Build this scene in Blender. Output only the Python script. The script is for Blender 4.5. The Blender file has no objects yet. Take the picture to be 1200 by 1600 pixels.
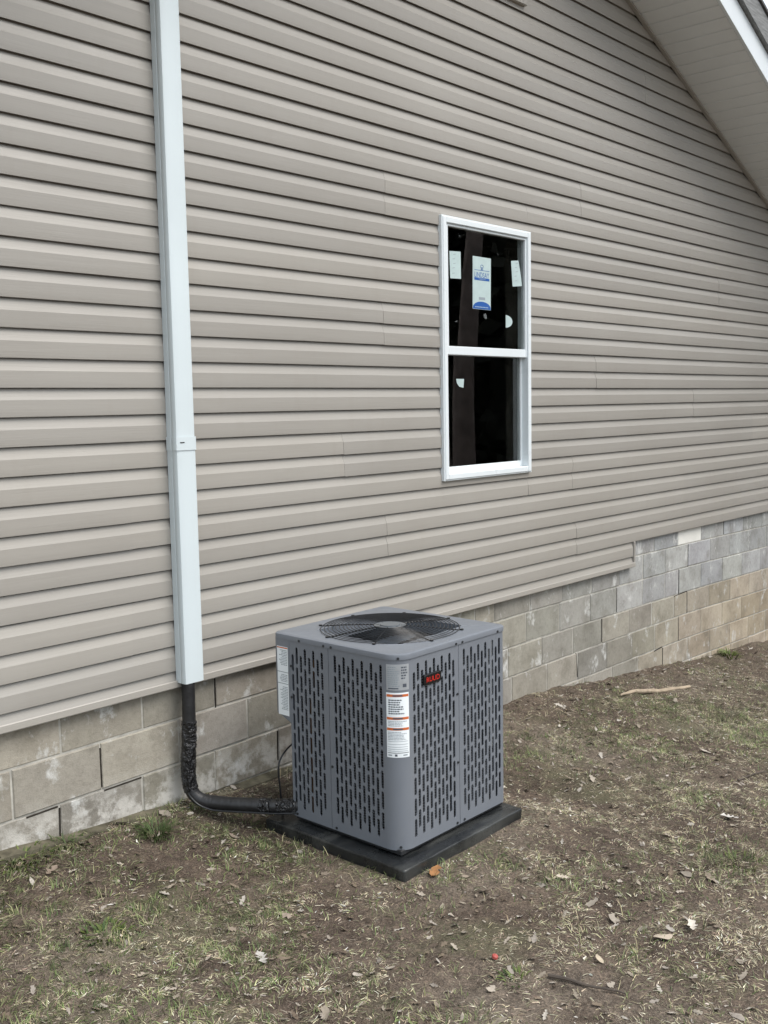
import bpy, math, random
import numpy as np
from mathutils import Vector

random.seed(7)
rng = np.random.default_rng(11)
scene = bpy.context.scene
COL = scene.collection

# ------------------------------------------------------------------ camera
cam_data = bpy.data.cameras.new('camera')
cam = bpy.data.objects.new('camera', cam_data)
COL.objects.link(cam)
YAW, PIT, ROL = 0.840985, 0.103651, -0.017957
fw = Vector((math.sin(YAW) * math.cos(PIT), math.cos(YAW) * math.cos(PIT), -math.sin(PIT)))
r0 = Vector((math.cos(YAW), -math.sin(YAW), 0))
u0 = r0.cross(fw)
rt = r0 * math.cos(ROL) + u0 * math.sin(ROL)
up = -r0 * math.sin(ROL) + u0 * math.cos(ROL)
from mathutils import Matrix
M = Matrix((rt, up, -fw)).transposed().to_4x4()
M.translation = Vector((0, -3.71025, 1.27894))
cam.matrix_world = M
cam_data.sensor_fit = 'VERTICAL'
cam_data.sensor_height = 24.0
cam_data.lens = 24.0 * 1608.0 / 1600.0
cam_data.clip_start = 0.05
cam_data.clip_end = 2000
scene.camera = cam
scene.render.resolution_x, scene.render.resolution_y = 768, 1024

# ------------------------------------------------------------------ sky, sun, exposure
SUN_EL, SUN_AZ = math.radians(56), math.radians(160)      # azimuth clockwise from +Y
world = bpy.data.worlds.new('World')
scene.world = world
world.use_nodes = True
wn = world.node_tree
bg = wn.nodes['Background']
sky = wn.nodes.new('ShaderNodeTexSky')
sky.sky_type = 'NISHITA'
sky.sun_disc = False
sky.sun_elevation = SUN_EL
sky.sun_rotation = SUN_AZ
sky.air_density = 1.0
sky.dust_density = 4.0
sky.ozone_density = 1.0
cloud = wn.nodes.new('ShaderNodeMix')                     # an even cloud sheet over the blue
cloud.data_type = 'RGBA'
cloud.inputs[0].default_value = 0.72
cloud.inputs[7].default_value = (6.5, 7.0, 7.35, 1)
wn.links.new(sky.outputs[0], cloud.inputs[6])
wn.links.new(cloud.outputs[2], bg.inputs[0])
bg.inputs[1].default_value = 0.12
sun_data = bpy.data.lights.new('sun', 'SUN')
sun_data.energy = 1.5
sun_data.angle = math.radians(40)
sun_data.color = (1.0, 0.965, 0.92)
sun = bpy.data.objects.new('sun', sun_data)
COL.objects.link(sun)
sd = Vector((math.sin(SUN_AZ) * math.cos(SUN_EL), math.cos(SUN_AZ) * math.cos(SUN_EL), math.sin(SUN_EL)))
sun.rotation_euler = sd.to_track_quat('Z', 'Y').to_euler()
sun.location = (0, -6, 9)
vs = scene.view_settings
vs.view_transform = 'Standard'
vs.look = 'None'
vs.gamma = 1.0
vs.use_curve_mapping = False
vs.exposure = 0.95

# ------------------------------------------------------------------ helpers
def link(o, parent=None):
    COL.objects.link(o)
    if parent is not None:
        o.parent = parent
    return o

def empty(name, loc=(0, 0, 0), parent=None):
    o = bpy.data.objects.new(name, None)
    o.empty_display_size = 0.1
    o.location = loc
    return link(o, parent)

def tag(o, label=None, cat=None, group=None, kind=None):
    if label: o['label'] = label
    if cat: o['category'] = cat
    if group: o['group'] = group
    if kind: o['kind'] = kind
    return o

class MB:
    """collects faces of one mesh object"""
    def __init__(s):
        s.v, s.f, s.m = [], [], []
    def add(s, vs_, fs, mi=0):
        b = len(s.v)
        s.v += [tuple(p) for p in vs_]
        s.f += [tuple(b + i for i in f) for f in fs]
        s.m += [mi] * len(fs)
        return s
    def box(s, x0, x1, y0, y1, z0, z1, mi=0, ch=0.0):
        if ch <= 0:
            v = [(x0, y0, z0), (x1, y0, z0), (x1, y1, z0), (x0, y1, z0), (x0, y0, z1), (x1, y0, z1), (x1, y1, z1), (x0, y1, z1)]
            return s.add(v, [(0, 3, 2, 1), (4, 5, 6, 7), (0, 1, 5, 4), (1, 2, 6, 5), (2, 3, 7, 6), (3, 0, 4, 7)], mi)
        c = ch                                         # box with chamfered edges
        v = []
        for sz in (0, 1):
            for sx, sy in ((0, 0), (1, 0), (1, 1), (0, 1)):
                X, Y, Z = (x0, x1)[sx], (y0, y1)[sy], (z0, z1)[sz]
                dx, dy, dz = (c, -c)[sx], (c, -c)[sy], (c, -c)[sz]
                v += [(X, Y + dy, Z + dz), (X + dx, Y, Z + dz), (X + dx, Y + dy, Z)]
        I = lambda k, a: k * 3 + a
        f = [(I(0, 2), I(3, 2), I(2, 2), I(1, 2)), (I(4, 2), I(5, 2), I(6, 2), I(7, 2)),
             (I(0, 1), I(1, 1), I(5, 1), I(4, 1)), (I(2, 1), I(3, 1), I(7, 1), I(6, 1)),
             (I(1, 0), I(2, 0), I(6, 0), I(5, 0)), (I(3, 0), I(0, 0), I(4, 0), I(7, 0))]
        for a, b in ((0, 4), (1, 5), (2, 6), (3, 7)):
            f.append((I(a, 0), I(a, 1), I(b, 1), I(b, 0)))
        for k, (a, b) in enumerate(((0, 1), (1, 2), (2, 3), (3, 0))):
            ax = (1, 0, 1, 0)[k]
            f.append((I(a, 2), I(b, 2), I(b, ax), I(a, ax)))
            f.append((I(a + 4, 2), I(a + 4, ax), I(b + 4, ax), I(b + 4, 2)))
        for k in range(8):
            f.append((I(k, 0), I(k, 1), I(k, 2)))
        return s.add(v, f, mi)
    def tube(s, pts, rad, n=8, mi=0, caps=True, closed=False):
        pts = [Vector(p) for p in pts]
        rads = rad if isinstance(rad, (list, tuple)) else [rad] * len(pts)
        vs_, fs = [], []
        N = len(pts)
        prev = None
        for i, p in enumerate(pts):
            if closed:
                t = pts[(i + 1) % N] - pts[i - 1]
            else:
                t = pts[min(i + 1, N - 1)] - pts[max(i - 1, 0)]
            t.normalize()
            if prev is None:
                a = Vector((0, 0, 1)) if abs(t.z) < 0.9 else Vector((1, 0, 0))
                a = t.cross(a).normalized()
            else:
                a = (prev - t * prev.dot(t)).normalized()
            prev = a
            b = t.cross(a)
            for k in range(n):
                an = 2 * math.pi * k / n
                vs_.append(p + (a * math.cos(an) + b * math.sin(an)) * rads[i])
        R = N if closed else N - 1
        for i in range(R):
            j = (i + 1) % N
            for k in range(n):
                fs.append((i * n + k, i * n + (k + 1) % n, j * n + (k + 1) % n, j * n + k))
        if caps and not closed:
            fs.append(tuple(reversed(range(n))))
            fs.append(tuple((N - 1) * n + k for k in range(n)))
        return s.add(vs_, fs, mi)
    def disc(s, c, n, r, h, seg=12, mi=0):
        c, n = Vector(c), Vector(n).normalized()
        return s.tube([c, c + n * h], r, seg, mi)
    def build(s, name, mats, parent=None, smooth=None, fix=False):
        me = bpy.data.meshes.new(name)
        me.from_pydata(s.v, [], s.f)
        for m in (mats if isinstance(mats, (list, tuple)) else [mats]):
            me.materials.append(m)
        if len(set(s.m)) > 1 or (s.m and s.m[0]):
            me.polygons.foreach_set('material_index', s.m)
        if smooth is not None:
            me.polygons.foreach_set('use_smooth', [True] * len(s.f))
            me.set_sharp_from_angle(angle=math.radians(smooth))
        me.update()
        return link(bpy.data.objects.new(name, me), parent)

def hash2(ix, iy, seed):
    h = np.sin(ix * 127.1 + iy * 311.7 + seed * 74.7) * 43758.5453
    return h - np.floor(h)

def vnoise(x, y, seed=0):
    x = np.asarray(x, float); y = np.asarray(y, float)
    ix, iy = np.floor(x), np.floor(y)
    fx, fy = x - ix, y - iy
    fx = fx * fx * (3 - 2 * fx); fy = fy * fy * (3 - 2 * fy)
    a, b = hash2(ix, iy, seed), hash2(ix + 1, iy, seed)
    c, d = hash2(ix, iy + 1, seed), hash2(ix + 1, iy + 1, seed)
    return (a * (1 - fx) + b * fx) * (1 - fy) + (c * (1 - fx) + d * fx) * fy

def fbm(x, y, seed=0, oct_=4):
    s, a, t = 0, 1, 0
    for o in range(oct_):
        s = s + a * vnoise(np.asarray(x) * 2 ** o, np.asarray(y) * 2 ** o, seed + o * 13)
        t += a; a *= 0.5
    return s / t

# ------------------------------------------------------------------ materials
class NT:
    def __init__(s, name):
        s.m = bpy.data.materials.new(name)
        s.m.use_nodes = True
        s.t = s.m.node_tree
        s.b = s.t.nodes['Principled BSDF']
        s.out = s.t.nodes['Material Output']
    def n(s, typ, **kw):
        nd = s.t.nodes.new('ShaderNode' + typ)
        for k, v in kw.items():
            setattr(nd, k, v)
        return nd
    def l(s, a, b):
        s.t.links.new(a, b)
    def geo(s):
        return s.n('NewGeometry').outputs['Position']
    def mapping(s, vec, scale=(1, 1, 1), loc=(0, 0, 0)):
        m = s.n('Mapping')
        m.inputs['Scale'].default_value = scale
        m.inputs['Location'].default_value = loc
        s.l(vec, m.inputs['Vector'])
        return m.outputs[0]
    def noise(s, vec, scale, detail=4, rough=0.55):
        nd = s.n('TexNoise')
        nd.inputs['Scale'].default_value = scale
        nd.inputs['Detail'].default_value = detail
        nd.inputs['Roughness'].default_value = rough
        s.l(vec, nd.inputs['Vector'])
        return nd.outputs['Fac']
    def ramp(s, fac, stops):
        r = s.n('ValToRGB')
        el = r.color_ramp.elements
        while len(el) < len(stops):
            el.new(0.5)
        for e, (p, c) in zip(el, stops):
            e.position = p
            e.color = (c, c, c, 1) if isinstance(c, (int, float)) else (*c, 1)
        s.l(fac, r.inputs[0])
        return r.outputs[0]
    def mix(s, fac, a, b, mode='MIX'):
        m = s.n('Mix', data_type='RGBA', blend_type=mode)
        for sock, val in ((m.inputs[0], fac), (m.inputs[6], a), (m.inputs[7], b)):
            if isinstance(val, bpy.types.NodeSocket):
                s.l(val, sock)
            elif isinstance(val, (int, float)):
                sock.default_value = val
            else:
                sock.default_value = (*val, 1)
        return m.outputs[2]
    def math(s, op, a, b=0.0):
        m = s.n('Math', operation=op)
        for sock, val in ((m.inputs[0], a), (m.inputs[1], b)):
            if isinstance(val, bpy.types.NodeSocket):
                s.l(val, sock)
            else:
                sock.default_value = val
        return m.outputs[0]
    def bump(s, h, strength=0.3, dist=0.002):
        b = s.n('Bump')
        b.inputs['Strength'].default_value = strength
        b.inputs['Distance'].default_value = dist
        s.l(h, b.inputs['Height'])
        s.l(b.outputs[0], s.b.inputs['Normal'])
    def base(s, c):
        if isinstance(c, bpy.types.NodeSocket):
            s.l(c, s.b.inputs['Base Color'])
        else:
            s.b.inputs['Base Color'].default_value = (*c, 1)
    def rough(s, r):
        if isinstance(r, bpy.types.NodeSocket):
            s.l(r, s.b.inputs['Roughness'])
        else:
            s.b.inputs['Roughness'].default_value = r
    def set(s, **kw):
        for k, v in kw.items():
            s.b.inputs[k.replace('_', ' ')].default_value = v
        return s

def simple(name, c, rough=0.5, metal=0.0, var=0.12, scale=6.0, bump=0.0, bscale=80.0, spec=0.5):
    t = NT(name)
    g = t.geo()
    nz = t.noise(g, scale, 5)
    lo = tuple(x * (1 - var) for x in c); hi = tuple(min(1, x * (1 + var)) for x in c)
    t.base(t.ramp(nz, [(0.3, lo), (0.7, hi)]))
    t.rough(t.ramp(t.noise(g, scale * 3, 3), [(0.3, max(0, rough - 0.07)), (0.7, min(1, rough + 0.07))]))
    t.set(Metallic=metal, Specular_IOR_Level=spec)
    if bump:
        t.bump(t.noise(g, bscale, 3), bump, 0.002)
    return t.m

def mat_siding():
    t = NT('vinyl_siding')
    g = t.geo()
    grain = t.noise(t.mapping(g, (1.2, 30, 60)), 3.0, 4, 0.6)
    blot = t.noise(t.mapping(g, (1, 1, 2.2)), 0.9, 3)
    info = t.n('ObjectInfo')
    c = t.ramp(blot, [(0.3, (0.314, 0.295, 0.265)), (0.7, (0.341, 0.323, 0.293))])
    c = t.mix(0.5, c, t.ramp(grain, [(0.3, (0.95, 0.95, 0.95)), (0.7, (1.03, 1.03, 1.03))]), 'MULTIPLY')
    c = t.mix(1.0, c, t.ramp(info.outputs['Random'], [(0, (0.96, 0.96, 0.965)), (1, (1.03, 1.025, 1.02))]), 'MULTIPLY')
    sp = t.mapping(g, (6, 1, 1.1))                                # weak run-off dirt
    c = t.mix(t.ramp(t.noise(sp, 2.2, 5), [(0.55, 0.0), (0.8, 0.16)]), c, (0.26, 0.23, 0.19))
    t.base(c)
    t.rough(t.ramp(t.noise(t.mapping(g, (1, 8, 8)), 3, 3), [(0.3, 0.32), (0.7, 0.45)]))
    t.set(Specular_IOR_Level=0.45)
    t.bump(t.math('ADD', grain, t.math('MULTIPLY', t.noise(t.mapping(g, (0.8, 1, 5)), 2.0, 2), 2.0)), 0.16, 0.004)
    return t.m

def mat_block():
    t = NT('concrete_block')
    g = t.geo()
    info = t.n('ObjectInfo')
    n1 = t.noise(g, 3.2, 6, 0.62)
    n2 = t.noise(g, 45, 4, 0.7)
    c = t.mix(1.0, info.outputs['Color'], t.ramp(n1, [(0.28, (0.66, 0.65, 0.62)), (0.5, (1, 1, 1)), (0.75, (1.16, 1.17, 1.16))]), 'MULTIPLY')
    c = t.mix(0.7, c, t.ramp(n2, [(0.25, (0.72, 0.71, 0.7)), (0.5, (1, 1, 1)), (0.8, (1.12, 1.12, 1.12))]), 'MULTIPLY')
    sep = t.n('SeparateXYZ'); t.l(g, sep.inputs[0])
    # efflorescence: crusty white salts low on the near wall
    low = t.n('MapRange'); low.inputs[1].default_value = -0.28; low.inputs[2].default_value = -0.46
    t.l(sep.outputs[2], low.inputs[0])
    near = t.n('MapRange'); near.inputs[1].default_value = 4.6; near.inputs[2].default_value = 3.2
    t.l(sep.outputs[0], near.inputs[0])
    salt = t.math('MULTIPLY', t.math('MULTIPLY', low.outputs[0], near.outputs[0]), t.ramp(t.noise(g, 9, 8, 0.7), [(0.44, 0.0), (0.56, 0.8)]))
    c = t.mix(salt, c, (0.62, 0.60, 0.56))
    # pale drips and smears
    sm = t.math('MULTIPLY', t.ramp(t.noise(t.mapping(g, (1.3, 1, 0.9)), 6.0, 8, 0.7), [(0.57, 0.0), (0.67, 0.8)]), 1.0)
    c = t.mix(sm, c, (0.60, 0.60, 0.58))
    # dark damp blotches and algae just above the soil line
    dk = t.ramp(t.noise(g, 6.3, 6, 0.6), [(0.56, 0.0), (0.72, 0.5)])
    c = t.mix(dk, c, (0.17, 0.155, 0.125))
    t.base(c)
    t.rough(0.93)
    t.set(Specular_IOR_Level=0.2)
    t.bump(t.math('ADD', t.noise(g, 160, 4, 0.7), t.math('MULTIPLY', t.noise(g, 30, 4), 1.2)), 0.55, 0.004)
    return t.m

def mat_ground():
    t = NT('soil')
    g = t.geo()
    n1 = t.noise(g, 1.3, 6, 0.6)
    n2 = t.noise(g, 14, 6, 0.65)
    n3 = t.noise(g, 90, 4, 0.7)
    c = t.ramp(n1, [(0.3, (0.074, 0.054, 0.043)), (0.5, (0.122, 0.094, 0.074)), (0.72, (0.185, 0.154, 0.124))])
    c = t.mix(0.9, c, t.ramp(n2, [(0.3, (0.50, 0.48, 0.46)), (0.5, (1, 1, 1)), (0.7, (1.5, 1.48, 1.42))]), 'MULTIPLY')
    c = t.mix(0.9, c, t.ramp(n3, [(0.32, (0.42, 0.42, 0.42)), (0.55, (1, 1, 1)), (0.72, (1.9, 1.85, 1.75))]), 'MULTIPLY')
    c = t.mix(t.ramp(t.noise(g, 2.1, 5, 0.6), [(0.52, 0.0), (0.68, 0.5)]), c, (0.115, 0.118, 0.066))
    c = t.mix(t.ramp(t.noise(g, 210, 4, 0.75), [(0.56, 0.0), (0.64, 0.6)]), c, (0.34, 0.30, 0.24))      # straw crumbs
    c = t.mix(t.ramp(t.noise(t.mapping(g, (1, 1, 1), (3, 7, 1)), 130, 4, 0.75), [(0.56, 0.0), (0.66, 0.8)]), c, (0.045, 0.036, 0.030))
    t.base(c)
    t.rough(0.95)
    t.set(Specular_IOR_Level=0.15)
    t.bump(t.math('ADD', n3, t.math('MULTIPLY', n2, 2.0)), 0.9, 0.012)
    return t.m

def mat_attr(name, rough=0.85, spec=0.2, trans=0.0):
    t = NT(name)
    a = t.n('Attribute', attribute_name='Col')
    g = t.geo()
    c = t.mix(0.5, a.outputs['Color'], t.ramp(t.noise(g, 120, 3), [(0.3, (0.75, 0.75, 0.75)), (0.7, (1.2, 1.2, 1.2))]), 'MULTIPLY')
    t.base(c)
    t.rough(rough)
    t.set(Specular_IOR_Level=spec)
    return t.m

def mat_shingle():
    t = NT('roof_shingle')
    g = t.geo()
    t.base(t.ramp(t.noise(g, 60, 5, 0.7), [(0.3, (0.05, 0.05, 0.052)), (0.7, (0.16, 0.155, 0.15))]))
    t.rough(0.95)
    t.bump(t.noise(g, 200, 3), 0.5, 0.004)
    return t.m

def mat_weathered():
    t = NT('weathered_wood')
    g = t.geo()
    gr = t.noise(t.mapping(g, (2, 20, 20)), 4, 6, 0.65)
    t.base(t.ramp(gr, [(0.3, (0.13, 0.135, 0.135)), (0.6, (0.24, 0.245, 0.245)), (0.8, (0.34, 0.34, 0.34))]))
    t.rough(0.9)
    t.bump(gr, 0.5, 0.004)
    return t.m

def mat_coil():
    t = NT('condenser_fins')
    g = t.geo()
    sep = t.n('SeparateXYZ'); t.l(g, sep.inputs[0])
    w = t.math('SINE', t.math('MULTIPLY', sep.outputs[2], 2 * math.pi / 0.0115))
    c = t.ramp(t.math('ADD', t.math('MULTIPLY', w, 0.5), 0.5), [(0.25, (0.008, 0.010, 0.013)), (0.8, (0.19, 0.20, 0.22))])
    c = t.mix(0.7, c, t.ramp(t.noise(g, 30, 5), [(0.3, (0.5, 0.5, 0.5)), (0.7, (1.3, 1.3, 1.3))]), 'MULTIPLY')
    t.base(c)
    t.rough(0.5)
    t.set(Metallic=0.6)
    t.bump(w, 0.6, 0.003)
    return t.m

def mat_glass():
    t = NT('window_glass')
    t.base((0.86, 0.90, 0.88))
    t.set(Roughness=0.0, IOR=1.48, Transmission_Weight=1.0)
    return t.m

def mat_tape():
    t = NT('black_wrap')
    g = t.geo()
    t.base((0.016, 0.016, 0.017))
    t.rough(t.ramp(t.noise(g, 25, 3), [(0.35, 0.06), (0.65, 0.22)]))
    t.bump(t.ramp(t.noise(t.mapping(g, (1, 1, 0.55)), 42, 3, 0.5), [(0.4, 0.0), (0.6, 1.0)]), 1.0, 0.010)
    return t.m

def mat_pad():
    t = NT('black_plastic_pad')
    g = t.geo()
    c = t.ramp(t.noise(g, 5, 5), [(0.35, (0.007, 0.008, 0.009)), (0.7, (0.020, 0.022, 0.023))])
    c = t.mix(t.ramp(t.noise(t.mapping(g, (0.8, 3.5, 1)), 4, 6), [(0.50, 0.0), (0.68, 0.6)]), c, (0.07, 0.072, 0.068))   # dried mud
    t.base(c)
    t.rough(t.ramp(t.noise(g, 8, 4), [(0.3, 0.14), (0.7, 0.45)]))
    t.bump(t.noise(g, 120, 3), 0.3, 0.002)
    return t.m

def mat_paint_metal():
    t = NT('grey_enamel')
    g = t.geo()
    c = t.ramp(t.noise(g, 3.0, 4), [(0.3, (0.160, 0.175, 0.200)), (0.7, (0.176, 0.191, 0.216))])
    c = t.mix(t.ramp(t.noise(t.mapping(g, (3, 3, 1)), 5, 6), [(0.58, 0.0), (0.8, 0.18)]), c, (0.22, 0.215, 0.20))   # dust
    t.base(c)
    t.rough(t.ramp(t.noise(g, 12, 4), [(0.3, 0.34), (0.7, 0.48)]))
    t.set(Specular_IOR_Level=0.5)
    t.bump(t.noise(g, 220, 2), 0.06, 0.001)
    return t.m

MSID = mat_siding()
MBLK = mat_block()
MMORT = simple('mortar', (0.40, 0.385, 0.345), 0.95, var=0.3, scale=14, bump=0.6, bscale=120, spec=0.15)
MCRKSHADE = simple('crack_gap_shade', (0.035, 0.030, 0.025), 0.95, var=0.4, scale=30, spec=0.1)  # near-black that paints the shade inside open mortar cracks
MSHEATH = simple('sheathing', (0.20, 0.17, 0.13), 0.9)
MWHITE = simple('white_vinyl', (0.70, 0.745, 0.765), 0.32, var=0.025, scale=3)
MDUCT = simple('white_duct_plastic', (0.60, 0.665, 0.685), 0.38, var=0.03, scale=2)
MALU = simple('white_aluminium', (0.66, 0.70, 0.72), 0.35, var=0.03, scale=3)
MSOFF = simple('soffit_vinyl', (0.70, 0.72, 0.72), 0.5, var=0.04, scale=3)
MSHING = mat_shingle()
MWEATH = mat_weathered()
MGLASS = mat_glass()
MROOM = simple('bare_room', (0.07, 0.06, 0.05), 0.9)
MGROUND = mat_ground()
MSTRAW = mat_attr('dry_grass')
MGREEN = mat_attr('green_grass', 0.6, 0.3)
MLEAF = mat_attr('dead_leaf', 0.8, 0.2)
MENAM = mat_paint_metal()
MCOIL = mat_coil()
MDARK = simple('dark_interior', (0.015, 0.016, 0.018), 0.7)
MWIRE = simple('black_coated_wire', (0.012, 0.013, 0.015), 0.35)
MFAN = simple('fan_aluminium_sky_tint', (0.34, 0.41, 0.50), 0.4, metal=0.6)  # blue of the reflected sky is put into the blade colour
MSILV = simple('bare_metal', (0.55, 0.57, 0.58), 0.35, metal=0.8, var=0.2, scale=30)
MPAD = mat_pad()
MPIPE = simple('black_foam_sleeve', (0.017, 0.017, 0.018), 0.45, var=0.3, scale=20, bump=0.25, bscale=90)
MTAPE = mat_tape()
MPAPER = simple('paper_white', (0.80, 0.84, 0.86), 0.45, var=0.03)
MSTICK = simple('sticker_pale', (0.44, 0.54, 0.535), 0.5, var=0.05, scale=20)
MPLATE = simple('silver_label', (0.40, 0.42, 0.44), 0.35, metal=0.3, var=0.08, scale=30)
MINK = simple('dark_ink', (0.07, 0.08, 0.10), 0.6)
MINKG = simple('grey_ink', (0.27, 0.31, 0.34), 0.6)
MORANGE = simple('orange_ink', (0.55, 0.13, 0.03), 0.5, var=0.05)
MBLUE = simple('blue_ink', (0.015, 0.09, 0.33), 0.5, var=0.05)
MBLACK = simple('gloss_black', (0.008, 0.008, 0.009), 0.25)
MRED = simple('badge_red', (0.62, 0.03, 0.02), 0.35, var=0.05)
MSCREW = simple('screw_steel', (0.05, 0.055, 0.06), 0.4, metal=0.6)
MSTICKWOOD = simple('pale_wood', (0.36, 0.29, 0.21), 0.9, var=0.25, scale=20, bump=0.5)
MTWIG = simple('twig_bark', (0.075, 0.060, 0.048), 0.9, var=0.3, scale=25, bump=0.5)
MBARK = simple('tree_bark', (0.21, 0.165, 0.15), 0.95, var=0.4, scale=5, bump=0.9, bscale=20)
MBRUSH = simple('dark_evergreen', (0.016, 0.019, 0.012), 0.9, var=0.5, scale=2)
MREDP = simple('red_plastic', (0.42, 0.09, 0.075), 0.4)
MWPAINT = simple('white_block_paint', (0.72, 0.71, 0.66), 0.85, var=0.06, scale=12, bump=0.4)

# ------------------------------------------------------------------ ground
WX = np.array([-400, -0.3, 1.0, 1.86, 2.55, 3.35, 5.27, 5.8, 6.35, 7.0, 8.0, 9.2, 9.6, 12, 40, 400.0])
WZ = np.array([-0.42, -0.42, -0.44, -0.460, -0.505, -0.535, -0.644, -0.670, -0.733, -0.785, -0.900, -0.975, -1.03, -1.18, -1.6, -1.6])
def groundz(X, Y, micro=True):
    X = np.asarray(X, float); Y = np.asarray(Y, float)
    z = np.interp(X, WX, WZ)
    d = np.clip(-Y, 0, 6)
    z = z - 0.085 * np.clip(d, 0, 0.9) - 0.010 * np.clip(d - 0.9, 0, 5)
    # level bed for the pad
    dx = np.maximum(np.abs(X - 3.345) - 0.45, 0); dy = np.maximum(np.abs(Y + 0.755) - 0.45, 0)
    w = np.exp(-(dx * dx + dy * dy) / 0.05)
    z = z * (1 - w) + (-0.598) * w
    if micro:
        a = np.clip(1 - w, 0.25, 1)
        z = z + a * ((fbm(X * 1.6, Y * 1.6, 3) - 0.5) * 0.05 + (fbm(X * 9, Y * 9, 5, 3) - 0.5) * 0.034)
    return z

def grow(a, b, n, ratio):
    st = np.cumsum(ratio ** np.arange(n)); return a + (b - a) * st / st[-1]
xs = np.concatenate([grow(0.6, -400, 16, 1.7)[::-1], np.arange(0.6, 10.4, 0.03), grow(10.4, 400, 16, 1.7)])
ys = np.concatenate([grow(-4.0, -400, 16, 1.7)[::-1], np.arange(-4.0, 0.2, 0.03), grow(0.2, 400, 14, 1.8)])
GX, GY = np.meshgrid(xs, ys, indexing='ij')
GZ = groundz(GX, GY)
nx, ny = GX.shape
verts = np.stack([GX, GY, GZ], -1).reshape(-1, 3)
I = np.arange(nx * ny).reshape(nx, ny)
quads = np.stack([I[:-1, :-1], I[1:, :-1], I[1:, 1:], I[:-1, 1:]], -1).reshape(-1, 4)

def np_mesh(name, verts, quads, mat, cols=None, parent=None, smooth=False):
    me = bpy.data.meshes.new(name)
    n, q = len(verts), len(quads)
    k = quads.shape[1]
    me.vertices.add(n); me.loops.add(q * k); me.polygons.add(q)
    me.vertices.foreach_set('co', np.ascontiguousarray(verts, np.float32).ravel())
    me.loops.foreach_set('vertex_index', np.ascontiguousarray(quads, np.int32).ravel())
    me.polygons.foreach_set('loop_start', np.arange(0, q * k, k, dtype=np.int32))
    me.polygons.foreach_set('loop_total', np.full(q, k, np.int32))
    if smooth:
        me.polygons.foreach_set('use_smooth', np.ones(q, bool))
    me.materials.append(mat)
    me.update(calc_edges=True)
    if cols is not None:
        at = me.color_attributes.new('Col', 'FLOAT_COLOR', 'POINT')
        at.data.foreach_set('color', np.ascontiguousarray(np.concatenate([cols, np.ones((n, 1))], 1), np.float32).ravel())
    return link(bpy.data.objects.new(name, me), parent)

tag(np_mesh('ground', verts, quads, MGROUND, smooth=True), 'bare brown soil yard sloping along the house', kind='structure')

# ------------------------------------------------------------------ house
house = empty('house', (0, 0, 0))
tag(house, 'tan vinyl sided gable wall on a concrete block foundation', 'house')
E = 0.1143                       # one lap of the siding
HX0, HX1, PEAKX = -0.31, 10.57, 5.13
SL = 0.415
def rake(x):                     # underside of the rake soffit
    return 4.07 + SL * (6.80 - PEAKX) - SL * abs(x - PEAKX)
WINX0, WINX1, WINZ0, WINZ1 = 4.662, 5.548, 0.840, 2.334
STEPX = 6.965

# sheathing: closed shell round a dark room, window hole left open
sh = MB()
yb = 0.0230
ox0, ox1, oz0, oz1 = WINX0 + 0.02, WINX1 - 0.02, WINZ0 + 0.02, WINZ1 - 0.02
def gable_quad(x0, x1, z0):
    sh.add([(x0, yb, z0), (x1, yb, z0), (x1, yb, rake(x1)), (x0, yb, rake(x0))], [(0, 1, 2, 3)])
gable_quad(HX0, ox0, 0.08); 
gable_quad(ox1, HX1, 0.24)
sh.add([(ox1, yb, .08), (STEPX, yb, .08), (STEPX, yb, .24), (ox1, yb, .24)], [(0, 1, 2, 3)])
sh.add([(ox0, yb, .08), (ox1, yb, .08), (ox1, yb, oz0), (ox0, yb, oz0)], [(0, 1, 2, 3)])
sh.add([(ox0, yb, oz1), (ox1, yb, oz1), (ox1, yb, rake(ox1)), (PEAKX, yb, rake(PEAKX)), (ox0, yb, rake(ox0))], [(0, 1, 2, 3, 4)])
D = 8.0
for x in (HX0, HX1):
    sh.add([(x, yb, -1.6), (x, D, -1.6), (x, D, rake(x)), (x, yb, rake(x))], [(0, 1, 2, 3)])
sh.add([(HX0, D, -1.6), (HX1, D, -1.6), (HX1, D, rake(HX1)), (PEAKX, D, rake(PEAKX)), (HX0, D, rake(HX0))], [(0, 1, 2, 3, 4)])
sh.build('sheathing', MSHEATH, house)
rm = MB()
x0, x1, y0, y1, z0, z1 = 3.6, 6.9, 0.075, 3.4, 0.15, 2.62
rm.add([(x0, y0, z0), (x1, y0, z0), (x1, y1, z0), (x0, y1, z0), (x0, y0, z1), (x1, y0, z1), (x1, y1, z1), (x0, y1, z1)],
       [(0, 1, 2, 3), (7, 6, 5, 4), (1, 5, 6, 2), (2, 6, 7, 3), (3, 7, 4, 0)])
for a in ((x0, ox0, z0, z1), (ox1, x1, z0, z1), (ox0, ox1, z0, oz0), (ox0, ox1, oz1, z1)):
    rm.box(a[0], a[1], 0.07, 0.16, a[2], a[3])
rm.build('room_shell', MROOM, house)

# --- siding panels: each one sheet of two Dutch laps
YO = 0.0210
LAP = [(-0.0006, 0.0210), (0.0030, 0.0216), (0.035, 0.0211), (0.0650, 0.0206), (0.0672, 0.0197), (0.084, 0.0134), (E - 0.0058, 0.0072), (E - 0.0052, 0.0010)]
PROFILE = [(0.016, 0.0170), (-0.0006, 0.0190)] + LAP + [(E + 0.015, 0.0008), (E + 0.015, 0.0170), (E - 0.0006, 0.0190)] + \
          [(z + E, d) for z, d in LAP] + [(2 * E + 0.014, 0.0010)]

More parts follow.
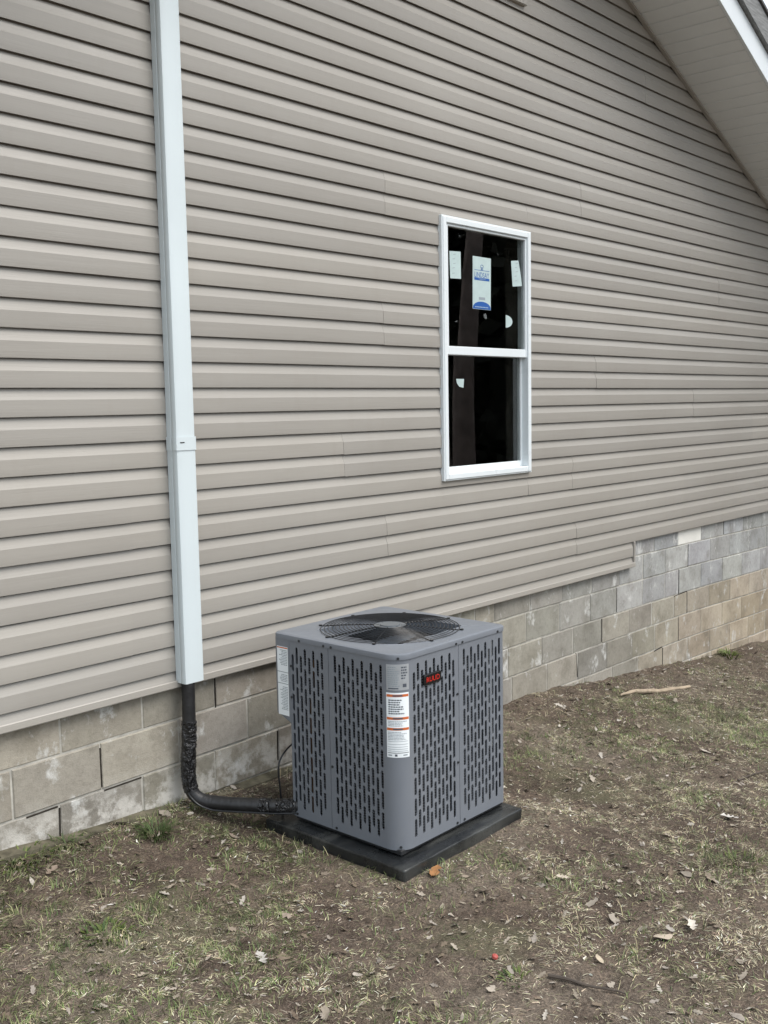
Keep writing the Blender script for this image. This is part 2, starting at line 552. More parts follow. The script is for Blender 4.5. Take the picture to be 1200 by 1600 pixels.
def clip_profile(prof, lo, hi):
    out = []
    for (za, da), (zb, db) in zip(prof[:-1], prof[1:]):
        if max(za, zb) < lo or min(za, zb) > hi:
            continue
        def cut(z):
            t = (z - za) / (zb - za); return (z, da + t * (db - da))
        a, b = (za, da), (zb, db)
        if za < lo: a = cut(lo)
        if za > hi: a = cut(hi)
        if zb < lo: b = cut(lo)
        if zb > hi: b = cut(hi)
        if not out or abs(out[-1][0] - a[0]) + abs(out[-1][1] - a[1]) > 1e-7:
            out.append(a)
        out.append(b)
    return out

def strip(mb, x0, x1, zb, prof, off, seed, endl=True, endr=True, lean=0.0):
    if len(prof) < 2 or x1 - x0 < 0.004:
        return
    n = max(2, int((x1 - x0) / 0.16) + 1)
    P = len(prof)
    V = []
    for i in range(n + 1):
        t = i / n
        for z, d in prof:
            Z = zb + z
            # gable: the cut end follows the rake
            xr = PEAKX + (rake(PEAKX) - Z) / SL - 0.004
            xl = PEAKX - (rake(PEAKX) - Z) / SL + 0.004
            a, b = max(x0, xl), min(x1, xr)
            if b < a: a = b = (a + b) / 2
            if i == 0 and x0 > xl: a += lean * (z - E) * 0.04
            if i == n and x1 < xr: b += lean * (z - E) * 0.04
            X = a + (b - a) * t
            wv = float(fbm(X * 0.9 + seed * 3.1, Z * 1.7, 21, 3) - 0.5)
            wz = float(fbm(X * 0.55 + seed * 1.7, zb * 3.0, 22, 2) - 0.5)
            V.append((X, YO - d - off + wv * 0.0028, Z + wz * 0.004 + (-0.0008 if off else 0)))
    F = []
    for i in range(n):
        for k in range(P - 1):
            F.append((i * P + k, (i + 1) * P + k, (i + 1) * P + k + 1, i * P + k + 1))
    for end, i in ((endl, 0), (endr, n)):               # visible thickness at the cut ends
        if end:
            b = len(V)
            for k in range(P):
                x, y, z = V[i * P + k]
                V.append((x, y + 0.0016, z))
            for k in range(P - 1):
                q = (i * P + k, i * P + k + 1, b + k + 1, b + k)
                F.append(q if i == 0 else q[::-1])
    mb.add(V, F)

SEAMS = {0: [3.75], 1: [2.50, 6.15], 2: [0.6, 4.183, 7.768], 3: [2.515, 6.10, 9.75], 4: [0.2, 3.856, 9.13],
         5: [0.9, 7.95], 6: [2.79, 6.405], 7: [0.5, 4.185, 9.135], 8: [2.79], 9: [1.1, 8.4], 10: [0.55, 4.213, 7.838],
         11: [2.79, 6.2], 12: [0.4, 8.05], 13: [1.5], 14: [2.79], 15: [2.79, 7.09], 16: [4.4], 17: [6.0], 18: [4.9]}
WALL = empty('wall_siding', (0, 0, 0), house)
for j in range(0, 21):
    zb = 2 * j * E
    if zb > rake(PEAKX) - 0.05:
        break
    xl = max(HX0, PEAKX - (rake(PEAKX) - zb) / SL)
    xr = min(HX1, PEAKX + (rake(PEAKX) - zb) / SL)
    if j == 0:
        xr = STEPX - 0.018
    cuts = [xl] + [s for s in SEAMS.get(j, []) if xl + 0.3 < s < xr - 0.3] + [xr]
    for i in range(len(cuts) - 1):
        a, b = cuts[i], cuts[i + 1]
        a_, b_ = (a - 0.013 if i else a), (b + 0.013 if i < len(cuts) - 2 else b)
        off = 0.0019 if i % 2 == 0 else 0.0
        lo, hi = -0.01, 2 * E + 0.02
        if j == 0: lo = 0.062
        mb = MB()
        prof = clip_profile(PROFILE, lo, hi)
        seed = j * 7 + i
        lean = random.choice((-1, -0.6, 0.5, 1))
        wz0, wz1 = WINZ0 + 0.004 - zb, WINZ1 - 0.004 - zb
        if a_ < WINX1 and b_ > WINX0 and wz0 < hi and wz1 > lo:
            strip(mb, a_, min(b_, WINX0 + 0.004), zb, prof, off, seed, lean=lean)
            strip(mb, max(a_, WINX1 - 0.004), b_, zb, prof, off, seed, lean=lean)
            m0, m1 = max(a_, WINX0 + 0.004), min(b_, WINX1 - 0.004)
            if wz0 > lo: strip(mb, m0, m1, zb, clip_profile(PROFILE, lo, min(hi, wz0)), off, seed, False, False)
            if wz1 < hi: strip(mb, m0, m1, zb, clip_profile(PROFILE, max(lo, wz1), hi), off, seed, False, False)
        else:
            strip(mb, a_, b_, zb, prof, off, seed, lean=lean)
        if mb.f:
            mb.build('siding_panel', MSID, WALL, smooth=13)

# trims
def xtrim(name, x0, x1, prof, mat, parent):
    mb = MB(); n = max(1, int((x1 - x0) / 0.4)); P = len(prof); V = []
    for i in range(n + 1):
        X = x0 + (x1 - x0) * i / n
        wz = float(fbm(X * 0.55, 0.3, 31, 2) - 0.5) * 0.005
        V += [(X, y, z + wz) for y, z in prof]
    F = [(i * P + k, (i + 1) * P + k, (i + 1) * P + (k + 1) % P, i * P + (k + 1) % P) for i in range(n) for k in range(P)]
    F += [tuple(reversed(range(P))), tuple(n * P + k for k in range(P))]
    return mb.add(V, F).build(name, mat, parent, smooth=22)
xtrim('bottom_trim', HX0, STEPX - 0.002, [(0.018, 0.040), (-0.010, 0.036), (-0.0125, 0.040), (-0.0115, 0.066), (-0.0085, 0.070), (-0.006, 0.066), (-0.007, 0.046), (0.018, 0.048)], MSID, WALL)
xtrim('bottom_trim', STEPX + 0.004, HX1, [(0.020, 0.226), (0.004, 0.222), (0.004, 0.227), (0.020, 0.231)], MSID, WALL)
jt = MB()
jt.box(STEPX - 0.020, STEPX - 0.001, -0.010, 0.017, 0.071, 0.226, ch=0.002)
jt.build('step_trim', MSID, WALL)
for x in (HX0,):
    MB().box(x - 0.012, x + 0.07, -0.016, 0.06, -0.02, rake(x), ch=0.004).build('corner_post', MSID, WALL)

# --- foundation of concrete blocks
found = empty('foundation_wall', (0, 0, 0), house)
BX = np.array([-0.4, 2.0, 5.6, 8.0, 9.5, 10.7])
BEDS = np.array([[.275, .275, .305, .300, .285, .28], [.075, .075, .105, .097, .080, .075], [-.128, -.130, -.092, -.095, -.121, -.13],
                 [-.337, -.337, -.290, -.302, -.329, -.34], [-.54, -.54, -.483, -.486, -.528, -.54], [-.745, -.745, -.678, -.695, -.733, -.745],
                 [-.95, -.95, -.88, -.886, -.93, -.945], [-1.15, -1.15, -1.08, -1.09, -1.135, -1.15], [-1.35, -1.35, -1.28, -1.29, -1.34, -1.35]])
bed = lambda n, x: float(np.interp(x, BX, BEDS[n]))
def reg(a, b, st): return list(np.arange(a, b, st))
JT = {0: [6.55, 6.95, 7.35, 7.759, 8.190, 8.642, 9.060, 9.490, 9.9, 10.3],
      1: reg(-0.25, 2.0, .405) + [2.168, 2.57, 2.977, 3.38, 3.79, 4.20, 4.61, 5.01, 5.21, 5.613, 6.005, 6.40, 6.803, 7.17, 7.541, 7.943, 8.372, 8.772, 9.203, 9.6, 10.0, 10.4],
      2: reg(-0.07, 1.8, .405) + [1.945, 2.35, 2.76, 3.167, 3.57, 3.97, 4.37, 4.77, 5.17, 5.566, 5.973, 6.380, 6.763, 7.165, 7.541, 7.783, 8.194, 8.625, 9.047, 9.469, 9.87, 10.3],
      3: reg(-0.28, 2.0, .405) + [2.147, 2.555, 2.96, 3.36, 3.76, 4.16, 4.56, 4.96, 5.36, 5.753, 6.15, 6.546, 6.952, 7.32, 7.704, 7.934, 8.357, 8.790, 9.212, 9.60, 10.0, 10.4],
      4: reg(1.15, 5.3, .405) + [5.40, 5.817, 6.211, 6.616, 7.005, 7.373, 7.784, 8.205, 8.632, 9.052, 9.480, 9.89, 10.3],
      5: reg(4.3, 6.2, .405) + [6.30, 6.70, 7.10, 7.510, 7.961, 8.384, 8.80, 9.213, 9.62, 10.03, 10.45],
      6: reg(6.4, 10.5, .405)}
core = MB()
core.add([(HX0, 0.0382, -1.7), (HX1, 0.0382, -1.7), (HX1, 0.0382, 0.29), (HX0, 0.0382, 0.29)], [(0, 1, 2, 3)])
core.build('mortar_bed', MMORT, found)
BY = 0.034
for n, js in JT.items():
    js = list(js)
    for a, b in zip(js[:-1], js[1:]):
        if b - a < 0.05: continue
        if n == 0 and a < 6.5: continue
        ga, gb = random.uniform(.003, .0055), random.uniform(.003, .0055)
        A, B = a + ga, b - gb
        py = BY + random.uniform(-.002, .002)
        zt = lambda x: bed(n, x) - random.uniform(.003, .005)
        zl = lambda x: bed(n + 1, x) + random.uniform(.003, .005)
        c = 0.004
        tl, tr, bl, br = zt(A), zt(B), zl(A), zl(B)
        V = [(A + c, py, bl + c), (B - c, py + random.uniform(-.002, .002), br + c), (B - c, py, tr - c), (A + c, py, tl - c),
             (A, py + c, bl), (B, py + c, br), (B, py + c, tr), (A, py + c, tl), (A, .12, bl), (B, .12, br), (B, .12, tr), (A, .12, tl)]
        F = [(0, 1, 2, 3), (4, 5, 1, 0), (5, 6, 2, 1), (6, 7, 3, 2), (7, 4, 0, 3), (8, 9, 5, 4), (9, 10, 6, 5), (10, 11, 7, 6), (11, 8, 4, 7)]
        white = (n == 0 and abs(a - 7.759) < .01)
        o = MB().add(V, F).build('concrete_block', MWPAINT if white else MBLK, found)
        if white: o['label'] = 'white painted block'
        # tone of the block itself
        cx, cz = (A + B) / 2, (tl + bl) / 2
        k = random.uniform(-1, 1)
        near_, tan_, blue_ = np.array([.292, .274, .234]), np.array([.375, .325, .25]), np.array([.36, .368, .362])
        if cx < 4.5:
            base_ = near_ * (0.92 if cz < -.4 else 1.0)
        else:
            wb = min(1, max(0, (cx - 5.2) / 2.2)) * min(1, max(0, (cz + .42) / .25))
            wt = min(1, max(0, (cx - 6.9) / 1.6)) * min(1, max(0, (-.30 - cz) / .15))
            base_ = near_ * np.array([1.0, 1.02, 1.03]) * (1 - wb) + blue_ * wb
            base_ = base_ * (1 - wt) + tan_ * wt
        col = base_ * (1 + 0.16 * k) * np.array([random.uniform(1.0, 1.04), 1, random.uniform(.96, 1.04)])
        o.color = (*col, 1)
# rough mossy footing lip along the soil line
fl = MB(); V = []; F = []
fxs = np.arange(HX0, 10.5, .05)
for i, X in enumerate(fxs):
    gz_ = float(groundz(X, -.02, False)); w_ = float(fbm(X * 2.3, .5, 55, 3)); h_ = float(fbm(X * 3.1, 4.5, 56, 3))
    lip = (-.002 + .034 * h_) * max(0, min(1, (4.4 - X) / 1.0)) - .03 * max(0, min(1, (X - 3.6) / 1.0))
    V += [(X, -.010 - .03 * w_, gz_ - .06), (X, -.004 - .028 * w_, gz_ + lip * .55), (X, .012 - .010 * w_, gz_ + lip), (X, .05, gz_ + lip + .006)]
F = [(i * 4 + k, (i + 1) * 4 + k, (i + 1) * 4 + k + 1, i * 4 + k + 1) for i in range(len(fxs) - 1) for k in range(3)]
fl.add(V, F).build('footing_lip', simple('mossy_concrete', (.105, .095, .068), .95, var=.6, scale=14, bump=.8, bscale=60, spec=.15), found, smooth=60)
# cracks stepping down the joints; dark strips stand in for shade in open gaps
for pts in ([(7.945, .09), (7.945, -.095)], [(7.783, -.10), (7.783, -.30)], [(7.704, -.31), (7.934, -.30), (7.94, -.485)], [(7.778, -.495), (7.785, -.69)],
            [(6.763, -.105), (6.763, -.285)], [(7.51, -.70), (7.51, -.875)], [(7.36, -.70), (7.50, -.69)], [(6.546, -.30), (6.546, -.47)], [(8.64, .28), (8.64, .1)],
            [(2.148, -.35), (2.145, -.47)], [(2.977, .03), (2.977, -.12)], [(2.35, -.15), (2.35, -.32)], [(3.36, -.33), (3.357, -.48)], [(6.19, -.485), (6.211, -.66)], [(2.0, -.345), (2.14, -.342)], [(2.36, -.34), (2.55, -.337)]):
    mb = MB()
    mb.tube([(x, 0.0368, z) for x, z in pts], 0.0042, 5)
    mb.build('mortar_crack', MCRKSHADE, found)

# --- window
win = empty('window', (0, 0, 0), house)
win['label'] = 'white double hung window with maker stickers'
FR = 0.034
def framebars(x0, x1, z0, z1, wl, wr, wb, wt, y0, y1, ch=0.003):
    m = MB()
    m.box(x0, x0 + wl, y0, y1, z0, z1, ch=ch)
    m.box(x1 - wr, x1, y0, y1, z0, z1, ch=ch)
    m.box(x0 + wl - .001, x1 - wr + .001, y0 + .0015, y1 - .0015, z0, z0 + wb, ch=ch)
    m.box(x0 + wl - .001, x1 - wr + .001, y0 + .0015, y1 - .0015, z1 - wt, z1, ch=ch)
    return m
framebars(WINX0, WINX1, WINZ0, WINZ1, FR, FR, FR, FR, -0.026, 0.060, 0.004).build('window_frame', MWHITE, win)
MID = 1.586
ix0, ix1, iz0, iz1 = WINX0 + FR, WINX1 - FR, WINZ0 + FR, WINZ1 - FR
framebars(ix0 - .001, ix1 + .001, MID - .026, iz1 + .001, .026, .014, .050, .016, -0.014, 0.022).build('upper_sash', MWHITE, win)
framebars(ix0 - .001, ix1 + .001, iz0 - .001, MID + .020, .020, .014, .036, .046, 0.0235, 0.056).build('lower_sash', MWHITE, win)
UG, LG = 0.002, 0.034
MB().box(ix0 + .020, ix1 - .009, UG, UG + .004, MID + .02, iz1 - .014).build('glass_pane', MGLASS, win)
MB().box(ix0 + .014, ix1 - .009, LG, LG + .004, iz0 + .030, MID - .022).build('glass_pane', MGLASS, win)
# thin trim round the frame
tr = framebars(WINX0 - .007, WINX1 + .007, WINZ0 - .007, WINZ1 + .007, .012, .012, .012, .012, -0.020, 0.010, 0.002)
tr.build('window_flange', MWHITE, win)

def text_mesh(body, size, x_width=None):
    cu = bpy.data.curves.new('txt', 'FONT')
    cu.body = body; cu.size = size; cu.align_x = 'CENTER'; cu.align_y = 'CENTER'
    cu.resolution_u = 3
    ob = bpy.data.objects.new('txt', cu); COL.objects.link(ob)
    dg = bpy.context.evaluated_depsgraph_get(); dg.update()
    me = bpy.data.meshes.new_from_object(ob.evaluated_get(dg))
    v = np.array([list(p.co) for p in me.vertices]); f = [tuple(p.vertices) for p in me.polygons]
    bpy.data.objects.remove(ob); bpy.data.curves.remove(cu); bpy.data.meshes.remove(me)
    v[:, 0] -= (v[:, 0].min() + v[:, 0].max()) / 2; v[:, 1] -= (v[:, 1].min() + v[:, 1].max()) / 2
    if x_width: v[:, 0] *= x_width / (v[:, 0].max() - v[:, 0].min())
    return v, f

gy = UG - 0.0012
def sheet(mb, poly, y, mi=0, th=0.0008):
    n = len(poly)
    V = [(x, y, z) for x, z in poly] + [(x, y + th, z) for x, z in poly]
    F = [tuple(range(n)), tuple(reversed(range(n, 2 * n)))] + [(i, i + n, (i + 1) % n + n, (i + 1) % n) for i in range(n)]
    mb.add(V, F, mi)
# maker's sticker
st = MB()
sheet(st, [(4.967, 1.836), (5.148, 1.836), (5.154, 2.143), (4.972, 2.143)], gy)
sheet(st, [(4.986, 2.006), (5.136, 2.006), (5.136, 2.021), (4.986, 2.021)], gy - .0006, 1, .0004)
sheet(st, [(4.987, 2.0635), (5.137, 2.0635), (5.137, 2.0662), (4.987, 2.0662)], gy - .0006, 1, .0004)
arc = [(4.969, 1.838), (5.146, 1.838)] + [(5.058 + .088 * math.cos(a), 1.845 + .037 * math.sin(a)) for a in np.linspace(0, math.pi, 15)]
sheet(st, arc, gy - .0006, 1, .0004)
v, f = text_mesh('LINDSAY', 0.04, 0.146)
v[:, 1] *= 0.030 / (v[:, 1].max() - v[:, 1].min())
st.add([(5.061 + a, gy - .0006, 2.038 + b) for a, b, _ in v], f, 1)
v, f = text_mesh('WINDOWS', 0.008, 0.07)
st.add([(5.061 + a, gy - .0012, 2.0135 + b) for a, b, _ in v], f, 0)
for k in range(9):                                                 # tiny print, not legible in the photo
    x = 4.99 + k * 0.015
    sheet(st, [(x, 1.847), (x + .011, 1.847), (x + .011, 1.851), (x, 1.851)], gy - .0012, 0, .0004)
for r_, c_ in ((0.014, 2.088), (0.009, 2.076)):                    # small crest
    st.tube([(5.062 + r_ * math.cos(a), gy - .0006, c_ + r_ * .7 * math.sin(a)) for a in np.linspace(0, 2 * math.pi, 14)[:-1]], .0012, 4, 1, closed=True)
sheet(st, [(5.05, 2.068), (5.074, 2.068), (5.074, 2.0705), (5.05, 2.0705)], gy - .0006, 1, .0004)
sheet(st, [(5.03, 1.892), (5.092, 1.892), (5.092, 1.908), (5.03, 1.908)], gy - .0006, 2, .0004)   # caption band of the left-out code
s = st.build('maker_sticker', [MSTICK, MBLUE, MINKG], win); s['label'] = 'tall pale sticker with blue LINDSAY lettering'
for nm, poly, y in (('energy_tag', [(4.756, 1.996), (4.857, 2.0), (4.855, 2.155), (4.750, 2.149)], gy),
                    ('energy_tag', [(5.381, 1.994), (5.484, 2.004), (5.466, 2.09), (5.445, 2.158), (5.366, 2.149)], gy)):
    m = MB(); sheet(m, poly, y)
    cx = sum(p[0] for p in poly) / len(poly); cz = sum(p[1] for p in poly) / len(poly)
    for k in range(5):
        zz = cz + .055 - k * .026 + random.uniform(-.004, .004); xx = cx - .03 + random.uniform(0, .02)
        sheet(m, [(xx, zz), (xx + .022, zz + .004), (xx + .022, zz + .007), (xx, zz + .003)], y - .0005, 1, .0003)
    m.build(nm, [MSTICK, MINKG], win)
m = MB(); sheet(m, [(5.306, 1.740)] + [(5.306 + .071 * math.cos(a), 1.778 + .038 * math.sin(a)) for a in np.linspace(-1.5, 1.5, 11)] + [(5.306, 1.816)], gy)
m.build('round_dot_sticker', MSTICK, win)
m = MB(); sheet(m, [(4.842, 1.424), (4.850, 1.398), (4.872, 1.378), (4.912, 1.372), (4.919, 1.424)], LG - .0012)
m.build('round_dot_sticker', MSTICK, win)

# --- gable vent (only its lower right corner is in the picture)
gv = empty('gable_vent', (0, 0, 0), house)
framebars(PEAKX - .385, PEAKX + .385, 3.685, 4.42, .045, .045, .045, .045, -0.028, 0.012, .004).build('vent_frame', MSID, gv)
for k in range(12):
    z = 3.74 + k * .053
    MB().add([(PEAKX - .345, -.020, z), (PEAKX + .345, -.020, z), (PEAKX + .345, .008, z + .05), (PEAKX - .345, .008, z + .05),
              (PEAKX - .345, -.016, z - .002), (PEAKX + .345, -.016, z - .002)], [(0, 1, 2, 3), (4, 5, 1, 0)]).build('vent_slat', MSID, gv)

# --- rake: soffit planks, fascia, barge board, roof
OV = 0.56
soff = empty('soffit', (0, 0, 0), house)
PW = 0.1135
pm = None
for side in (1, -1):
    for k in range(int((HX1 + .45 - PEAKX) / PW)):
        xa = k * PW
        if pm is None:
            mb = MB()                        # one plank in (along rake, out, normal) space, x measured horizontally
            pr = [(0.0, 0.011), (0.0035, 0.011), (0.0065, 0.0), (PW - .0045, 0.0), (PW - .0005, 0.011)]
            V = []
            for yy in (-OV + 0.004, -0.004):
                V += [(x, yy, -SL * x + h) for x, h in pr]
            P = len(pr)
            mb.add(V, [(i, i + 1, P + i + 1, P + i) for i in range(P - 1)])
            V2 = [(x, y, -SL * PW * 0 + z) for x, y, z in V]
            o = mb.build('soffit_panel', MSOFF, soff)
            pm = o.data
            mm = MB(); mm.add([(-x, y, z) for x, y, z in V], [tuple(reversed(q)) for q in [(i, i + 1, P + i + 1, P + i) for i in range(P - 1)]])
            o2 = mm.build('soffit_panel', MSOFF, soff); pm2 = o2.data
            o2.location = (PEAKX, 0, rake(PEAKX))
            o.location = (PEAKX, 0, rake(PEAKX))
            continue
        if k == 0: continue
        o = bpy.data.objects.new('soffit_panel', pm if side > 0 else pm2)
        link(o, soff)
        o.location = (PEAKX + side * xa, 0, rake(PEAKX) - SL * xa)
XE = HX1 + .42
def along(name, y0, y1, h0, h1, mat, parent, ch=0.002):
    """board following both rakes: outline y0..y1, heights h0..h1 above the soffit plane"""
    for sgn in (1, -1):
        n = 24; V = []; F = []
        for i in range(n + 1):
            x = PEAKX + sgn * (XE - PEAKX) * i / n
            z = rake(x)
            wob = float(fbm(x * .8, 1.3, 41, 2) - .5) * .006
            V += [(x, y0, z + h0 + ch + wob), (x, y0 + ch, z + h0 + wob), (x, y1, z + h0 + wob), (x, y1, z + h1 + wob), (x, y0 + ch, z + h1 + wob), (x, y0, z + h1 - ch + wob)]
        for i in range(n):
            for k in range(6):
                q = (i * 6 + k, i * 6 + (k + 1) % 6, (i + 1) * 6 + (k + 1) % 6, (i + 1) * 6 + k)
                F.append(q if sgn > 0 else q[::-1])
        F += [tuple(range(6))[::-1], tuple(n * 6 + k for k in range(6))]
        MB().add(V, F).build(name, mat, parent)
along('rake_fascia', -OV - .022, -OV, -.006, .186, MALU, house)
along('barge_board', -OV - .055, -OV - .016, .192, .375, MWEATH, house)
along('soffit_channel', -.030, -.002, -.020, -.002, MSID, house)
along('roof_deck', -OV - .07, D + .3, .380, .405, MSHING, house)
rf = MB()
along('roof_liner', -OV + .002, D + .2, .03, .30, MSHEATH, house)

# ------------------------------------------------------------------ line set cover on the wall
lsc = empty('line_set_cover', (2.784, 0, 0.06))
tag(lsc, 'white plastic duct cover running up the siding left of the window', 'duct cover')
CW, CDp = 0.053, 0.069
def duct(mb, z0, z1, hw, dp, mi=0):
    pr = [(-hw, -0.001), (-hw, -dp * .45), (-hw + .0015, -dp * .47), (-hw + .0015, -dp * .52), (-hw, -dp * .55), (-hw, -dp + .012), (-hw + .0035, -dp + .0035), (-hw + .012, -dp),
          (-hw * .35, -dp - .0006), (hw * .35, -dp - .0006), (hw - .012, -dp), (hw - .0035, -dp + .0035), (hw, -dp + .012), (hw, -dp * .5), (hw, -0.001)]
    t = .003
    inn = [(x * (1 - t / hw), min(y + t, -0.0005)) for x, y in pr]
    P = len(pr); V = []
    for z in (z0, z1):
        V += [(x, y, z) for x, y in pr] + [(x, y, z) for x, y in inn]
    F = []
    for k in range(P - 1):
        F += [(k, 2 * P + k, 2 * P + k + 1, k + 1)[::-1], (P + k, P + k + 1, 3 * P + k + 1, 3 * P + k)[::-1], (k, k + 1, P + k + 1, P + k)[::-1], (2 * P + k, 3 * P + k, 3 * P + k + 1, 2 * P + k + 1)[::-1]]
    mb.add(V, F, mi)
m = MB(); duct(m, 0.0, 1.05, CW, CDp); m.build('duct_section', MDUCT, lsc, smooth=40)
m = MB(); duct(m, 1.08, 3.62, CW - .0008, CDp - .0008); m.build('duct_section', MDUCT, lsc, smooth=40)
m = MB(); duct(m, 1.038, 1.096, CW + .0035, CDp + .0035); cp = m.build('duct_coupler', MDUCT, lsc, smooth=40)
m = MB(); m.tube([(-.036, -CDp - .0042, 1.072), (-.014, -CDp - .0042, 1.072)], .0026, 6); m.build('coupler_slot', MBLACK, lsc)
m = MB(); m.tube([(CW + .0032, -.045, 1.068), (CW + .0052, -.045, 1.068)], .004, 8); m.build('coupler_screw', MSCREW, lsc)
m = MB()
m.box(-CW - .012, CW + .012, -CDp - .012, -.001, 3.60, 3.74, ch=.012); m.build('wall_inlet_cap', MDUCT, lsc)

# ------------------------------------------------------------------ insulated line set
ls = empty('refrigerant_line', (2.755, -0.05, -0.5))
tag(ls, 'black insulated pipe bending from the white duct cover to the outdoor unit', 'pipe')
def W2L(o, pts): return [tuple(Vector(p) - o.location) for p in pts]
def catmull(P, n=8):
    P = [Vector(p) for p in P]; out = []
    Q = [P[0] * 2 - P[1]] + P + [P[-1] * 2 - P[-2]]
    for i in range(1, len(Q) - 2):
        for k in range(n):
            t = k / n
            a, b, c, d = Q[i - 1], Q[i], Q[i + 1], Q[i + 2]
            out.append(0.5 * ((2 * b) + (-a + c) * t + (2 * a - 5 * b + 4 * c - d) * t * t + (-a + 3 * b - 3 * c + d) * t ** 3))
    out.append(P[-1]); return out
path = catmull([(2.769, -.037, .14), (2.767, -.037, -.05), (2.760, -.040, -.20), (2.750, -.040, -.33), (2.752, -.048, -.425), (2.775, -.085, -.475), (2.825, -.165, -.488), (2.90, -.285, -.489), (2.965, -.385, -.490), (3.03, -.455, -.49)], 9)
def sleeve(i0, i1, base_, wob, name, mat, seed, n=18):
    pts = path[i0:i1 + 1]
    mb = MB()
    fine = []
    for a, b in zip(pts[:-1], pts[1:]):
        for k in range(4): fine.append(a.lerp(b, k / 4))
    fine.append(pts[-1])
    mb.tube(W2L(ls, fine), base_, n)
    if wob:
        out = []
        for q, p in enumerate(mb.v):
            i, k = divmod(q, n)
            if i >= len(fine): out.append(p); continue
            c = Vector(fine[i]) - ls.location
            d = Vector(p) - c
            nz = float(fbm(i * .55 + seed, k * .9 + i * .25, seed, 3)) - .5
            out.append(tuple(c + d * (1 + wob * nz)))
        mb.v = out
    return mb.build(name, mat, ls, smooth=60 if wob < .2 else 50)
sleeve(0, len(path) - 1, .0300, .10, 'foam_sleeve', MPIPE, 2)
sleeve(13, 37, .0335, .30, 'wrap_tape', MTAPE, 5)
sleeve(66, 70, .0340, .26, 'wrap_tape', MTAPE, 9)
sleeve(72, 80, .0335, .28, 'wrap_tape', MTAPE, 14)
m = MB()
cw = [Vector(p) + Vector((-.026, -.012, -.004)) for p in path[20:]]
cw = [p + Vector((0, 0, -.020 * max(0, min(1, (i - 22) / 10)))) for i, p in enumerate(cw)]
m.tube(W2L(ls, cw), .0045, 6); m.build('control_wire', MWIRE, ls, smooth=60)
wh = empty('drain_wire', (3.02, -.36, -.55))
tag(wh, 'thin dark cable looping from the back of the unit down to the soil', 'cable')
m = MB(); m.tube(W2L(wh, catmull([(3.12, -.37, -.225), (3.055, -.36, -.262), (3.015, -.36, -.30), (3.003, -.36, -.35), (3.010, -.36, -.42), (3.022, -.358, -.56)], 6)), .0042, 6)
m.build('cable_jacket', MWIRE, wh, smooth=60)

# ------------------------------------------------------------------ pad and air conditioner
PZ = -0.55
pad = empty('equipment_pad', (3.347, -.748, PZ - .06))
tag(pad, 'black plastic equipment pad under the outdoor unit', 'pad')
m = MB()
hp = .412
def ring(h, z, n=5, r=.012):
    out = []
    for cx, cy, a0 in ((h - r, h - r, 0), (-h + r, h - r, 90), (-h + r, -h + r, 180), (h - r, -h + r, 270)):
        for k in range(n):
            a = math.radians(a0 + 90 * k / (n - 1)); out.append((cx + r * math.cos(a), cy + r * math.sin(a), z))
    full = []
    for p, q in zip(out, out[1:] + out[:1]):               # moulded edge, a little uneven
        full.append(p)
        if math.dist(p, q) > .1:
            for k in range(1, 22):
                t_ = k / 22; x_, y_ = p[0] + (q[0] - p[0]) * t_, p[1] + (q[1] - p[1]) * t_
                j_ = (float(fbm(x_ * 9 + 3, y_ * 9 + z * 20, 77, 3)) - .5) * .010
                full.append((x_ + (j_ if abs(x_) > h - .02 else 0), y_ + (j_ if abs(y_) > h - .02 else 0), z + j_ * .35))
    return full
lv = [ring(hp - .004, -.02), ring(hp, .050), ring(hp - .001, .056), ring(hp - .004, .0592), ring(hp - .010, .060)]
n = len(lv[0]); V = sum(lv, []); F = []
for a in range(len(lv) - 1):
    F += [(a * n + k, a * n + (k + 1) % n, (a + 1) * n + (k + 1) % n, (a + 1) * n + k) for k in range(n)]
F.append(tuple((len(lv) - 1) * n + k for k in range(n)))
m.add(V, F); m.build('pad_slab', MPAD, pad, smooth=40)

